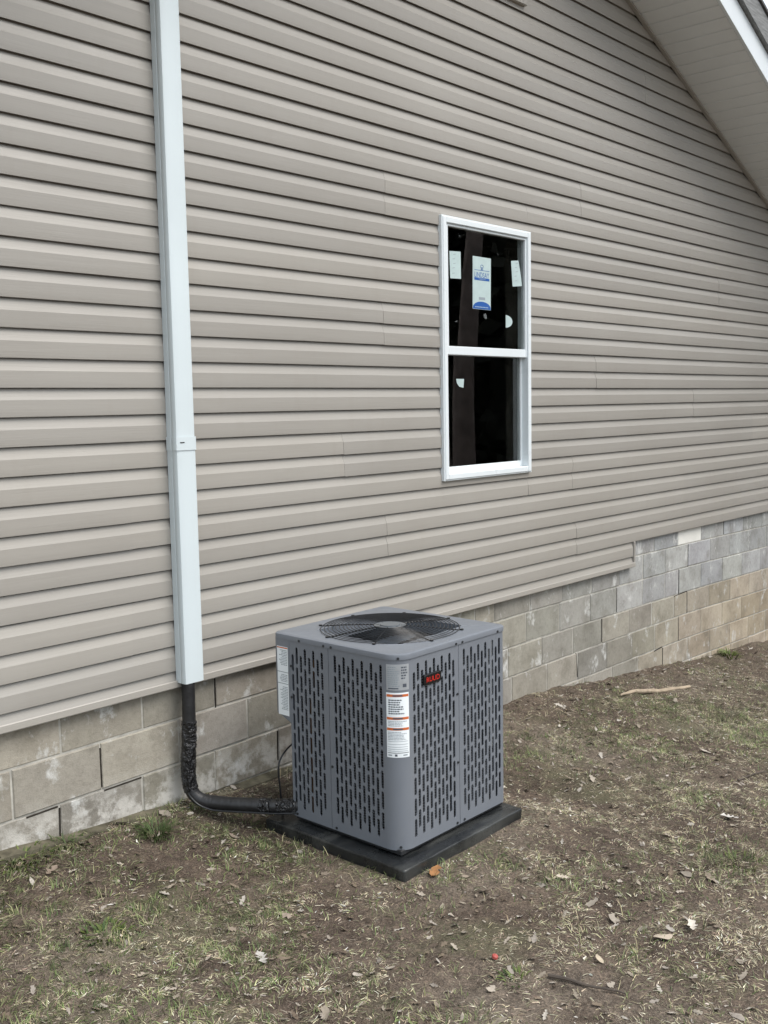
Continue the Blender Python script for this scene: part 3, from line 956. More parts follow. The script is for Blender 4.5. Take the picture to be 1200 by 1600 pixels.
AC = empty('air_conditioner', (3.375, -.715, PZ))
tag(AC, 'grey slotted outdoor air conditioner unit on a black pad', 'air conditioner')
H, RB = 0.366, 0.03
RF = 0.078
ZB, ZT = 0.022, 0.818
PER, SLOT, SW, CS = 0.0880, 0.0770, 0.0150, 0.0258
class Sheet:
    def __init__(s): s.mb = MB()
    def cols(s, pos, nor, s0, s1, cols_, first, flip):
        """flat slotted strip. pos(s)->(x,y); columns centred at cols_; rest plain"""
        edges = [s0]
        for c in cols_: edges += [c - CS / 2, c + CS / 2]
        edges.append(s1)
        nx_, ny_ = nor
        def P(a, z, d=0.0):
            x, y = pos(a); return (x - nx_ * d, y - ny_ * d, z)
        def face(*q):
            s.mb.add(q, [tuple(range(len(q))) if not flip else tuple(reversed(range(len(q))))])
        face(P(edges[0], ZB), P(edges[1], ZB), P(edges[1], ZT), P(edges[0], ZT))
        face(P(edges[-2], ZB), P(edges[-1], ZB), P(edges[-1], ZT), P(edges[-2], ZT))
        for i, c in enumerate(cols_):
            a, b = c - CS / 2, c + CS / 2
            if i and cols_[i] - cols_[i - 1] > CS * 1.01:
                pb = cols_[i - 1] + CS / 2
                face(P(pb, ZB), P(a, ZB), P(a, ZT), P(pb, ZT))
            top = ZT - (0.030 if (i + first) % 2 else 0.064)
            ntop = ZT
            z = top
            for q in range(8):
                zs1, zs0 = z, z - SLOT
                cell1 = zs1 + (PER - SLOT) / 2; cell0 = zs0 - (PER - SLOT) / 2
                if q == 0:
                    face(P(a, cell1), P(b, cell1), P(b, ZT), P(a, ZT))
                r = SW / 2
                left, right = c - r, c + r
                arc_t = [(c - r * math.cos(t), zs1 - r + r * math.sin(t)) for t in np.linspace(0, math.pi, 5)]
                arc_b = [(c + r * math.cos(t), zs0 + r - r * math.sin(t)) for t in np.linspace(0, math.pi, 5)]
                face(P(a, cell0), P(*arc_b[-1]), P(*arc_t[0]), P(a, cell1))
                face(P(*arc_b[0]), P(b, cell0), P(b, cell1), P(*arc_t[-1]))
                for u, v_ in ((0, 1), (1, 2)): face(P(a, cell1), P(*arc_t[u]), P(*arc_t[v_]))
                face(P(a, cell1), P(*arc_t[2]), P(b, cell1))
                for u, v_ in ((2, 3), (3, 4)): face(P(b, cell1), P(*arc_t[u]), P(*arc_t[v_]))
                for u, v_ in ((0, 1), (1, 2)): face(P(b, cell0), P(*arc_b[u]), P(*arc_b[v_]))
                face(P(b, cell0), P(*arc_b[2]), P(a, cell0))
                for u, v_ in ((2, 3), (3, 4)): face(P(a, cell0), P(*arc_b[u]), P(*arc_b[v_]))
                out = arc_t + arc_b
                for u in range(10):
                    w = (u + 1) % 10
                    face(P(*out[u]), P(*out[w]), P(*out[w], 0.0045), P(*out[u], 0.0045))
                z -= PER
            face(P(a, ZB), P(b, ZB), P(b, cell0), P(a, cell0))
    def arc(s, cx, cy, r, a0, a1, n, flip):
        V = []
        for k in range(n + 1):
            a = math.radians(a0 + (a1 - a0) * k / n)
            V += [(cx + r * math.cos(a), cy + r * math.sin(a), ZB), (cx + r * math.cos(a), cy + r * math.sin(a), ZT)]
        F = [(2 * k, 2 * k + 2, 2 * k + 3, 2 * k + 1) for k in range(n)]
        s.mb.add(V, F if not flip else [q[::-1] for q in F])
    def flange(s, x, y, nx_, ny_):
        s.mb.add([(x, y, ZB), (x, y, ZT), (x - nx_ * .012, y - ny_ * .012, ZT), (x - nx_ * .012, y - ny_ * .012, ZB)], [(0, 1, 2, 3)])
GAP = 0.0013
def cl(a, n): return [a + CS * k for k in range(n)]
yseam, xseam = 0.028, 0.022
# front-left wraparound panel
S = Sheet()
S.cols(lambda s: (-H, -s), (-1, 0), -yseam + GAP, H - RF, cl(0.010, 11), 1, False)
S.arc(-H + RF, -H + RF, RF, 180, 270, 12, False)
S.cols(lambda s: (s, -H), (0, -1), -H + RF, xseam - GAP, cl(-0.272, 11), 0, False)
S.flange(-H, yseam - GAP, -1, 0); S.flange(xseam - GAP, -H, 0, -1)
S.mb.build('louvre_panel', MENAM, AC, smooth=25)
# front-right
S = Sheet()
S.cols(lambda s: (s, -H), (0, -1), xseam + GAP, H - RB, cl(0.060, 11), 1, False)
S.arc(H - RB, -H + RB, RB, 270, 360, 8, False)
S.cols(lambda s: (H, s), (1, 0), -H + RB, -GAP, cl(-0.300, 11), 0, False)
S.flange(xseam + GAP, -H, 0, -1); S.flange(H, -GAP, 1, 0)
S.mb.build('louvre_panel', MENAM, AC, smooth=25)
# back-right
S = Sheet()
S.cols(lambda s: (H, s), (1, 0), GAP, H - RB, cl(0.045, 11), 0, False)
S.arc(H - RB, H - RB, RB, 0, 90, 8, False)
S.cols(lambda s: (-s, H), (0, 1), -H + RB, -GAP, cl(-0.300, 11), 0, False)
S.mb.build('louvre_panel', MENAM, AC, smooth=25)
# back-left, with the notch for the service valves
NY, NX = 0.268, -0.22
S = Sheet()
S.cols(lambda s: (-s, H), (0, 1), GAP, -NX, cl(0.035, 6), 1, False)
S.cols(lambda s: (-H, -s), (-1, 0), -NY, -yseam - GAP, cl(-0.248 + .0, 8), 0, False)
S.mb.add([(-H, NY, ZB), (-H, NY, ZT), (NX, NY, ZT), (NX, NY, ZB)], [(0, 3, 2, 1)])
S.mb.add([(NX, NY, ZB), (NX, NY, ZT), (NX, H, ZT), (NX, H, ZB)], [(0, 3, 2, 1)])
S.flange(-H, yseam + GAP, -1, 0)
S.mb.build('louvre_panel', MENAM, AC, smooth=25)
# control box filling the upper part of the notch
m = MB()
bz0 = 0.462
def boxring(z, ins=0.0, dz=0.0):
    x0_, x1_, y0_, y1_, r = -H - .001 + ins, NX + .02, NY - .002, H + .002 - ins, .022
    out = [(x0_, y0_, z + dz)]
    for k in range(6):
        a = math.radians(180 - 90 * k / 5); out.append((x0_ + r + r * math.cos(a), y1_ - r + r * math.sin(a), z))
    out += [(x1_, y1_, z), (x1_, y0_, z)]
    return out
lv = [boxring(bz0 + .004, .006, -.030), boxring(bz0 + .014, 0, -.032), boxring(ZT)]
n = len(lv[0]); V = sum(lv, [])
F = [(a * n + (k + 1) % n, a * n + k, (a + 1) * n + k, (a + 1) * n + (k + 1) % n) for a in range(2) for k in range(n)]
F.append(tuple(range(n)))
m.add(V, F); m.build('control_box', MENAM, AC, smooth=35)
# coil behind the slots
m = MB()
ci = H - .034
m.add([(-ci, NY - .02, ZB), (-ci, -ci + .05, ZB), (-ci + .05, -ci, ZB), (ci, -ci, ZB), (ci, ci, ZB), (NX + .04, ci, ZB), (NX + .04, NY - .02, ZB)] +
      [(-ci, NY - .02, ZT), (-ci, -ci + .05, ZT), (-ci + .05, -ci, ZT), (ci, -ci, ZT), (ci, ci, ZT), (NX + .04, ci, ZT), (NX + .04, NY - .02, ZT)],
      [(k, (k + 1) % 7, 7 + (k + 1) % 7, 7 + k) for k in range(7)])
m.build('condenser_coil', MCOIL, AC)
m = MB()
for x in (0.232, 0.258):
    m.box(x, x + .013, -H + .006, -H + .009, .30, ZT - .02)
for z in np.arange(.34, .78, .055): m.box(.226, .276, -H + .016, -H + .02, z, z + .02)
m.build('glimpse_strips', MSILV, AC)  # silver strips added to give bright glimpses through the front slots
m = MB()
m.tube([(-H + .02, .165, .05), (-H + .02, .160, .5), (-H + .022, .135, .74)], .006, 8); m.build('reflection_tube', simple('dull_copper', (.20, .12, .07), .45, metal=.7), AC)  # tube added to imitate a blurry cable-like reflection behind the side slots
m = MB()
m.box(-H + .012, H - .012, -H + .012, NY - .005, 0.004, ZB + .004, ch=.003); m.build('base_pan', MDARK, AC)
# top cover with fan opening
def outline(ins, z, per=12):
    out = []
    for cx, cy, r, a0 in ((H, H, RB, 0), (-H, H, RB, 90), (-H, -H, RF, 180), (H, -H, RB, 270)):
        sx, sy = (1 if cx > 0 else -1), (1 if cy > 0 else -1)
        rr = max(.004, r - ins)
        X, Y = cx - sx * r, cy - sy * r
        for k in range(per):
            a = math.radians(a0 + 90 * k / (per - 1)); out.append((X + rr * math.cos(a), Y + rr * math.sin(a), z))
    return out
TZ = 0.838
FRAD = 0.318
lv = [outline(-.004, ZT - .004), outline(-.0045, TZ - .008), outline(-.003, TZ - .003), outline(.002, TZ), outline(.014, TZ + .0005)]
n = len(lv[0]); V = sum(lv, []); F = []
for a in range(len(lv) - 1):
    F += [(a * n + k, a * n + (k + 1) % n, (a + 1) * n + (k + 1) % n, (a + 1) * n + k) for k in range(n)]
inner = lv[-1]
# match the circle points to the outline by angle
angs = [math.atan2(p[1], p[0]) for p in inner]
b0 = len(V)
for rr, z in ((FRAD + .010, TZ + .0005), (FRAD + .004, TZ + .003), (FRAD, TZ + .001), (FRAD - .002, TZ - .06)):
    V += [(rr * math.cos(a), rr * math.sin(a), z) for a in angs]
o_ = (len(lv) - 1) * n
for a, b in ((o_, b0), (b0, b0 + n), (b0 + n, b0 + 2 * n), (b0 + 2 * n, b0 + 3 * n)):
    F += [(a + k, a + (k + 1) % n, b + (k + 1) % n, b + k) for k in range(n)]
m = MB(); m.add(V, F); top = m.build('top_cover', MENAM, AC, smooth=35)
# fan guard
m = MB()
gz = lambda r: TZ + .004 + .014 * (1 - (r / FRAD) ** 2)
for r in np.linspace(.075, FRAD - .008, 15):
    m.tube([(r * math.cos(a), r * math.sin(a), gz(r)) for a in np.linspace(0, 2 * math.pi, 57)[:-1]], .0018, 5, closed=True)
for k in range(8):
    a = math.pi / 8 + k * math.pi / 4 + .12
    for da in (-.008, .008):
        m.tube([(r * math.cos(a + da * .1 / r), r * math.sin(a + da * .1 / r), gz(r) - .003) for r in np.linspace(.05, FRAD + .006, 6)], .0026, 5)
    m.disc(((FRAD + .004) * math.cos(a), (FRAD + .004) * math.sin(a), TZ + .002), (0, 0, 1), .008, .005, 8)
m.build('fan_guard', MWIRE, AC, smooth=60)
m = MB(); m.disc((0, 0, gz(0) - .010), (0, 0, 1), .072, .008, 28)
m.disc((0, 0, gz(0) - .002), (0, 0, 1), .045, .004, 24); m.build('guard_hub', simple('hub_grey', (.20, .22, .24), .4, metal=.5), AC, smooth=40)
fan = empty('fan', (0, 0, .72), AC)
m = MB(); m.disc((0, 0, -.02), (0, 0, 1), .06, .05, 20); m.build('fan_hub', MFAN, fan, smooth=40)
for k in range(3):
    V = []; F = []
    for i in range(9):
        r = .05 + (.295 - .05) * i / 8
        for j in range(7):
            t = j / 6 - .5
            an = k * 2 * math.pi / 3 + .5 + t * (1.25 - .25 * i / 8) + .25 * i / 8
            V.append((r * math.cos(an), r * math.sin(an), t * -.085 + .012 * math.cos(t * 3)))
    F = [(i * 7 + j, i * 7 + j + 1, (i + 1) * 7 + j + 1, (i + 1) * 7 + j) for i in range(8) for j in range(6)]
    MB().add(V, F).build('fan_blade', MFAN, fan, smooth=60)
m = MB(); m.disc((0, 0, .55), (0, 0, 1), .085, .16, 24); m.build('fan_motor', MDARK, AC, smooth=40)
# screws
def screw(p, nrm):
    m_ = MB(); m_.disc(p, nrm, .0055, .004, 8); m_.build('screw', MSCREW, AC)
for x in (xseam - .022, xseam + .022, .30): screw((x, -H - .003, ZT + .002), (0, -1, 0))
for y in (yseam - .022, yseam + .022, .20): screw((-H - .003, y, ZT + .002), (-1, 0, 0))
c45 = math.cos(math.radians(45))
screw((-H + RF - (RF + .003) * c45, -H + RF - (RF + .003) * c45, ZT + .003), (-1, -1, 0))
screw((-H + RF - RF * c45, -H + RF - RF * c45, ZB + .014), (-1, -1, 0))
for z in (.30, .60): screw((xseam - .012, -H, z), (0, -1, 0)); screw((-H, yseam - .012, z), (-1, 0, 0))
for x in (xseam - .02, xseam + .03): screw((x, -H, ZB + .012), (0, -1, 0))
for y in (yseam - .03, .24): screw((-H, y, ZB + .012), (-1, 0, 0))
for z in (.56, .70): screw((-H, .258, z), (-1, 0, 0))

# labels wrapped round the front corner: s is arc length from the corner's middle
def wrap(s_, z, off):
    a = math.radians(225) + s_ / RF
    r = RF + off
    return (-H + RF + r * math.cos(a), -H + RF + r * math.sin(a), z)
def cpatch(mb, s0, s1, z0, z1, off, mi, n=10):
    n = max(1, int(n * abs(s1 - s0) / .1) + 1)
    V = []
    for k in range(n + 1):
        a = s0 + (s1 - s0) * k / n; V += [wrap(a, z0, off), wrap(a, z1, off)]
    mb.add(V, [(2 * k, 2 * k + 2, 2 * k + 3, 2 * k + 1) for k in range(n)], mi)
def print_lines(put, s0, s1, z0, z1, step, h, mi, rnd, words=True):
    z = z1
    while z - h > z0:
        a = s0
        end = s0 + (s1 - s0) * rnd.uniform(.6, 1.0)
        while a < end:
            w = rnd.uniform(.004, .011) if words else end - a
            put(a, min(a + w, end), z - h, z, mi); a += w + .002
        z -= step
rnd = random.Random(3)
m = MB()
L0, L1 = -.050, .046
cpatch(m, L0, L1, .690, .796, .0008, 0)
put = lambda a, b, z0_, z1_, mi: cpatch(m, a, b, z0_, z1_, .0012, mi)
print_lines(put, L0 + .006, L0 + .055, .704, .786, .0085, .004, 1, rnd)
print_lines(put, L0 + .062, L1 - .006, .735, .786, .011, .006, 2, rnd)
put(L1 - .028, L1 - .012, .702, .716, 2); put(L0 + .008, L0 + .05, .695, .700, 2)
m.build('rating_plate', [MPLATE, MINKG, MINK], AC, smooth=60)
m = MB()
W0, W1 = -.052, .044
cpatch(m, W0, W1, .412, .680, .0008, 0)
put = lambda a, b, z0_, z1_, mi: cpatch(m, a, b, z0_, z1_, .0012, mi)
put2 = lambda a, b, z0_, z1_, mi: cpatch(m, a, b, z0_, z1_, .0016, mi)
for zc in (.668, .574, .530):
    put(W0 + .002, W1 - .002, zc - .0052, zc + .0052, 1)
    put2(-.024, .016, zc - .003, zc + .003, 2)
print_lines(put, W0 + .010, W1 - .010, .586, .652, .0092, .0052, 2, rnd)
print_lines(put, W0 + .008, W1 - .010, .540, .563, .006, .0028, 3, rnd)
print_lines(put, W0 + .006, W1 - .006, .484, .518, .006, .0028, 3, rnd)
for z in (.478, .466, .455, .446, .438): put(W0 + .004, W1 - .008, z, z + .0016, 3)
put(W0 + .004, W1 - .004, .430, .4325, 2)
put(-.018, -.008, .417, .426, 2); put(W0 + .006, W0 + .022, .419, .424, 3); put(.016, .034, .419, .424, 3)
w = m.build('warning_label', [MPAPER, MORANGE, MINK, MINKG], AC, smooth=60); w['label'] = 'white label with orange bands on the corner'
m = MB()
def fp(a, b, z0_, z1_, off, mi):      # flat label on the control box, s along +Y from the front
    x = -H - .001 - off
    m.add([(x, b, z0_), (x, a, z0_), (x, a, z1_), (x, b, z1_)], [(0, 1, 2, 3)], mi)
a0, a1 = .276, .345
fp(a0, a1, .470, .780, .0008, 0)
put = lambda a, b, z0_, z1_, mi: fp(a, b, z0_, z1_, .0012, mi)
fp(a0 + .001, a1 - .001, .772, .777, .0012, 2)
for zc in (.664, .612): fp(a0 + .001, a1 - .001, zc, zc + .003, .0012, 1)
for za, zb_ in ((.69, .765), (.622, .655), (.49, .60)):
    print_lines(put, a0 + .006, a1 - .012, za, zb_, .0072, .0036, 1, rnd)
b_ = m.build('side_label', [MPAPER, MINKG, MORANGE], AC); b_['label'] = 'white label on the control box'
# brand badge
bdg = MB()
bx, bz, bw, bh = -.163, .708, .056, .0225
pl = []
for sx, sz in ((1, 1), (-1, 1), (-1, -1), (1, -1)):
    cx, cz = bx + sx * (bw - .010), bz + sz * (bh - .010)
    a0_ = {(1, 1): 0, (-1, 1): 90, (-1, -1): 180, (1, -1): 270}[(sx, sz)]
    for k in range(5):
        a = math.radians(a0_ + 22.5 * k); pl.append((cx + .010 * math.cos(a), cz + .010 * math.sin(a)))
pl = pl[::-1]
n = len(pl)
V = [(x, -H - .0005, z) for x, z in pl] + [(x, -H - .008, z) for x, z in pl] + [(bx + (x - bx) * .9, -H - .010, bz + (z - bz) * .86) for x, z in pl]
bdg.add(V, [(k, (k + 1) % n, n + (k + 1) % n, n + k) for k in range(n)] + [(n + k, n + (k + 1) % n, 2 * n + (k + 1) % n, 2 * n + k) for k in range(n)] + [tuple(2 * n + k for k in range(n))])
B = bdg.build('brand_badge', MBLACK, AC); B['label'] = 'black badge with red RUUD lettering'
v, f = text_mesh('RUUD', .04, .084)
v[:, 1] *= .021 / (v[:, 1].max() - v[:, 1].min())
mb = MB(); mb.add([(bx + a, -H - .0112, bz + b) for a, b, _ in v], f); mb.build('badge_lettering', MRED, B)

# ------------------------------------------------------------------ yard cover
def wedge(n, r_a=2.5, r_b=10.0, a_a=6, a_b=82, pw=1.0):
    """points on the yard seen from where one stands before the unit, denser close by"""
    u = rng.random(n); r = r_a + (r_b - r_a) * u ** pw
    a = np.radians(a_a + (a_b - a_a) * rng.random(n))
    x, y = r * np.cos(a), -3.71 + r * np.sin(a)
    k = (y < 0.03) & ~((np.abs(x - 3.345) < .415) & (np.abs(y + .757) < .415)) & (x < 10.5)
    return x[k], y[k]
def bare(x, y):
    """how bare the soil is: strip along the far wall, some trodden patches"""
    strip_ = np.clip((x - 4.6) / 1.5, 0, 1) * np.clip(1.25 + y / .55, 0, 1)
    p = np.clip((fbm(x * 2.1, y * 2.1, 61) - .54) * 8, 0, 1)
    s2 = np.exp(-((x - 2.35) ** 2 / .10 + (y + .33) ** 2 / .05)) + .8 * np.exp(-((x - 2.45) ** 2 / .06 + (y + 1.25) ** 2 / .03))
    return np.clip(np.maximum(np.maximum(strip_ * .97, p * .85), s2), 0, 1)
def greenness(x, y):
    g = np.clip((fbm(x * 1.9 + 4, y * 1.9, 71) - .40) * 5, 0, 1) * .85
    g += 1.5 * np.exp(-((x - 1.70) ** 2 / .32 + (y + .50) ** 2 / .50))
    for cx, cy, s_ in ((3.55, -1.75, .10), (4.1, -2.0, .05), (3.05, -2.2, .05), (5.9, -1.25, .3), (2.75, -1.35, .03), (6.8, -1.4, .3), (2.2, -1.0, .08)):
        g += .6 * np.exp(-((x - cx) ** 2 + (y - cy) ** 2) / s_)
    return np.clip(g, 0, 1)
def strands(name, x, y, L, w, tilt, curl, cols, mat, label, cat):
    n = len(x)
    z = groundz(x, y)
    a = (rng.random(n) * 1.6 + fbm(x * 14, y * 14, 105, 2) * 11) % (2 * np.pi)
    d = np.stack([np.cos(a), np.sin(a)], 1)
    pr = np.stack([-np.sin(a), np.cos(a)], 1)
    P = np.zeros((n, 3, 3))
    base_ = np.stack([x, y, z + .001], 1)
    h1, v1 = np.cos(tilt), np.sin(tilt)
    t2 = tilt - curl
    h2, v2 = np.cos(t2), np.sin(t2)
    P[:, 0] = base_
    P[:, 1, :2] = base_[:, :2] + d * (h1 * L * .5)[:, None]; P[:, 1, 2] = base_[:, 2] + v1 * L * .5
    P[:, 2, :2] = P[:, 1, :2] + d * (h2 * L * .5)[:, None] + pr * (L * .18 * (rng.random(n) - .5))[:, None]
    P[:, 2, 2] = np.maximum(P[:, 1, 2] + v2 * L * .5, z + .001)
    ww = np.stack([w, w * .85, w * .25], 1)
    side = np.concatenate([pr, np.zeros((n, 1))], 1)
    side[:, 2] = (rng.random(n) - .5) * .9
    Vv = np.zeros((n, 6, 3))
    for k in range(3):
        Vv[:, 2 * k] = P[:, k] - side * ww[:, k, None] / 2
        Vv[:, 2 * k + 1] = P[:, k] + side * ww[:, k, None] / 2
    b = (np.arange(n) * 6)[:, None]
    Q = np.concatenate([b + np.array([[0, 1, 3, 2]]), b + np.array([[2, 3, 5, 4]])], 1).reshape(-1, 4)
    cl_ = fbm(x * 26, y * 26, 101, 2); cm = np.clip(.12 + 1.85 * cl_, .38, 1.7)[:, None] * np.clip(.7 + .6 * fbm(x * 4, y * 4, 103, 2), .7, 1.3)[:, None]
    C = np.repeat(np.clip(cols * cm, 0, .75), 6, 0)
    o = np_mesh(name, Vv.reshape(-1, 3), Q, mat, C)
    return tag(o, label, cat, kind='stuff')
def pick(pal, n, jit=.2):
    pal = np.array(pal); c = pal[rng.integers(0, len(pal), n)]
    return np.clip(c * (1 + jit * (rng.random((n, 1)) * 2 - 1)) * (1 + .06 * (rng.random((n, 3)) * 2 - 1)), 0, 1)
# flattened straw and thatch
x, y = wedge(760000, pw=.68)
keep = rng.random(len(x)) < (1.0 - .88 * bare(x, y)) * np.clip((fbm(x * 3.2, y * 3.2, 81) - .22) * 3.0, .15, 1) * np.clip((vnoise(x * 11, y * 11, 83) * .6 + vnoise(x * 24, y * 24, 84) * .6 - .12) * 1.7, .12, 1)
x, y = x[keep], y[keep]; n = len(x)
pal = [(.41, .36, .265), (.35, .315, .215), (.49, .445, .35), (.29, .265, .17), (.22, .21, .125), (.34, .28, .20), (.17, .13, .10), (.42, .40, .28), (.25, .19, .145)]
strands('thatch', x, y, rng.uniform(.008, .030, n), rng.uniform(.0011, .0027, n), rng.uniform(-.02, .32, n), rng.uniform(0, .5, n), pick(pal, n, .35), MSTRAW, 'flattened dry straw and thatch over the yard', 'thatch')
# standing dry and green blades
x, y = wedge(420000, pw=.70)
g = greenness(x, y)
keep = rng.random(len(x)) < g * (1 - .8 * bare(x, y)) * np.clip((vnoise(x * 13, y * 13, 87) - .12) * 2.0, .10, 1)
x, y, g = x[keep], y[keep], g[keep]; n = len(x)
gp = [(.080, .115, .036), (.105, .135, .050), (.065, .092, .032), (.15, .16, .075), (.22, .215, .115), (.12, .14, .058)]
strands('grass', x, y, rng.uniform(.012, .042, n), rng.uniform(.0014, .0036, n), rng.uniform(.25, 1.3, n), rng.uniform(.1, 1.0, n), pick(gp, n), MGREEN, 'short thin green and olive grass in patches', 'grass')
x, y = wedge(26000, pw=.8)
keep = rng.random(len(x)) < .6 * (1 - bare(x, y)) * np.clip((fbm(x * 1.7, y * 1.7, 91) - .42) * 5, 0, 1)
x, y = x[keep], y[keep]; n = len(x)
strands('dry_grass', x, y, rng.uniform(.03, .075, n), rng.uniform(.0014, .0026, n), rng.uniform(.3, 1.3, n), rng.uniform(.2, 1.3, n), pick([(.40, .35, .22), (.33, .30, .19), (.27, .26, .15)], n), MSTRAW, 'tufts of standing pale dry grass', 'dry grass')

# dead leaves
def leaf_outline(kind, r):
    if kind == 0:      # lobed oak
        a = [(0, 0), (.10, .10), (.22, .06), (.30, .22), (.42, .10), (.55, .30), (.64, .12), (.80, .20), (1, 0)]
    elif kind == 1:
        a = [(0, 0), (.15, .14), (.40, .24), (.70, .18), (1, 0)]
    else:
        a = [(0, 0), (.12, .20), (.30, .16), (.42, .32), (.58, .18), (.75, .24), (1, 0)]
    return a
def leaf_mesh(kind, L, rr):
    a = leaf_outline(kind, rr)
    curl, twist = rr.uniform(-1.2, 2.2), rr.uniform(-1.8, 1.8)
    V = []; F = []
    for t, w_ in a:
        zc = .10 * curl * (t - .5) ** 2 * 2
        for s_ in (-1, 0, 1):
            V.append(((t - .5) * L, s_ * w_ * L * rr.uniform(.55, 1.25), (zc + .22 * abs(s_) * w_ * curl + twist * s_ * w_ * (t - .5) * .5 + rr.uniform(-.05, .05)) * L))
    for i in range(len(a) - 1):
        for k in (0, 1):
            F.append((i * 3 + k, (i + 1) * 3 + k, (i + 1) * 3 + k + 1, i * 3 + k + 1))
    return np.array(V), F
rr = random.Random(5)
lp = [(.30, .26, .215), (.40, .365, .32), (.22, .18, .14), (.28, .24, .19), (.33, .29, .24), (.15, .115, .085), (.25, .22, .19), (.36, .32, .275), (.11, .085, .065), (.19, .15, .11)]
protos = [leaf_mesh((0, 2, 2, 0, 1)[k % 5], 1.0, rr) for k in range(24)]
x, y = wedge(10500, pw=.8)
keep = rng.random(len(x)) < .45 + .55 * bare(x, y)
x, y = x[keep], y[keep]
LV, LF, LC = [], [], []
off = 0
zz = groundz(x, y)
for i in range(len(x)):
    V, F = protos[rr.randrange(24)]
    L = rr.uniform(.014, .042) * (1.6 if rr.random() < .14 else 1)
    a = rr.uniform(0, 6.28); ca, sa = math.cos(a), math.sin(a)
    tl, tb = rr.uniform(-.5, .5), rr.uniform(-.5, .5)
    X = (V[:, 0] * ca - V[:, 1] * sa) * L; Y = (V[:, 0] * sa + V[:, 1] * ca) * L
    Z = V[:, 2] * L + X * tl + Y * tb + .006
    LV.append(np.stack([X + x[i], Y + y[i], Z + zz[i]], 1)); LF.append(np.array(F) + off); off += len(V)
    c = np.array(rr.choice(lp)) * rr.uniform(.75, 1.15); LC.append(np.tile(c, (len(V), 1)))
tag(np_mesh('leaf_litter', np.concatenate(LV), np.concatenate(LF), MLEAF, np.concatenate(LC), smooth=True), 'scattered small dead leaves and bark bits over the soil', 'leaf litter', kind='stuff')
# pale chips of bark and straw
x, y = wedge(5200, pw=.8); n = len(x)
strands('wood_chips', x, y, rng.uniform(.006, .022, n), rng.uniform(.003, .008, n), rng.uniform(0, .4, n), rng.uniform(0, .3, n), pick([(.40, .36, .30), (.32, .27, .21), (.12, .09, .07), (.48, .45, .40)], n), MSTRAW, 'tiny pale chips and crumbs strewn on the soil', 'wood chips')

# single leaves that stand out
def one_leaf(px, py, L, c, label, kind=0, rot=0.0, tilt=.15):
    V, F = leaf_mesh(kind, L, rr)
    ca, sa = math.cos(rot), math.sin(rot)
    Vv = np.stack([V[:, 0] * ca - V[:, 1] * sa, V[:, 0] * sa + V[:, 1] * ca, V[:, 2] + .012 + tilt * V[:, 0] * .5], 1)
    o = np_mesh('dead_leaf', Vv, np.array(F), MLEAF, np.tile(np.array(c), (len(V), 1)), smooth=True)
    o.location = (px, py, float(groundz(px, py)))
    return tag(o, label, 'leaf', 'single leaves on the soil')
one_leaf(3.068, -1.135 - .07, .085, (.30, .15, .065), 'orange brown leaf at the front corner of the black pad', 2, .4)
one_leaf(2.132, -1.222, .075, (.40, .38, .35), 'pale grey white leaf on the soil, lower left', 0, 1.2)
one_leaf(3.22, -2.115, .085, (.40, .34, .27), 'long tan leaf at the lower right edge of the lawn', 1, 2.6)
one_leaf(3.36, -2.157, .07, (.52, .48, .42), 'whitish curled leaf beside the long tan leaf', 2, .6)
one_leaf(3.391, -1.601, .06, (.45, .39, .32), 'light leaf on grass right of the pad', 0, 2.2)
one_leaf(2.95, -2.02, .055, (.47, .40, .30), 'small cream leaf lying above the thin twig', 1, 1.0)
one_leaf(1.95, -.22, .075, (.24, .19, .15), 'brown leaf near the wall foot by the green weeds', 0, .3)
one_leaf(2.42, -1.02, .06, (.27, .22, .18), 'brown crumpled leaf on the dark soil left of the pad', 2, 1.9)
one_leaf(4.491, -1.814, .08, (.50, .47, .44), 'pale leaf standing out on the right lawn', 0, 2.0)

# sticks, cap
m = MB()
pts = [(6.16, -.33), (6.35, -.345), (6.6, -.395), (6.93, -.47)]
V3 = catmull([(a, b, float(groundz(a, b)) + .016) for a, b in pts], 5)
for i, p in enumerate(V3): p.z += .002 * math.sin(i * 1.7)
m.tube(V3, [.007 + .011 * math.sin(math.pi * min(1, i / 17)) * (.8 + .2 * math.sin(i * 2.3)) for i in range(len(V3))], 7)
tag(m.build('wood_strip', MSTICKWOOD, smooth=50), 'pale split wood strip on soil along the block wall', 'wood')
m = MB()
pts = [(2.715, -1.965), (2.735, -2.03), (2.75, -2.09), (2.79, -2.165), (2.80, -2.20)]
V3 = catmull([(a, b, float(groundz(a, b)) + .010) for a, b in pts], 5)
m.tube(V3, [.0065 - .004 * i / len(V3) for i in range(len(V3))], 6)
m.tube([V3[8], V3[8] + Vector((.03, .012, .008)), V3[8] + Vector((.05, .030, .006))], [.003, .0022, .0012], 5)
tag(m.build('twig', MTWIG, smooth=50), 'thin brown forked twig on the soil at the bottom right', 'twig')
for k, (ax, ay, bx_, by_) in enumerate(((4.02, -2.32, 4.30, -2.36), (5.1, -1.6, 5.42, -1.64))):
    m = MB()
    P3 = catmull([(ax + (bx_ - ax) * t, ay + (by_ - ay) * t + .012 * math.sin(t * 5), float(groundz(ax + (bx_ - ax) * t, ay + (by_ - ay) * t)) + .008) for t in (0, .33, .66, 1)], 4)
    m.tube(P3, [.006 - .003 * i / len(P3) for i in range(len(P3))], 6)
    tag(m.build('twig', MTWIG, smooth=50), ('dark straight twig near the right edge of the lawn', 'dark twig on the lawn far to the right')[k], 'twig')
cz = float(groundz(2.691, -1.768))
m = MB(); m.tube([(0, 0, 0), (0, 0, .008), (0, 0, .010)], [.0105, .0105, .0085], 14); m.tube([(0, 0, .0102), (0, 0, .0125)], [.006, .004], 10)
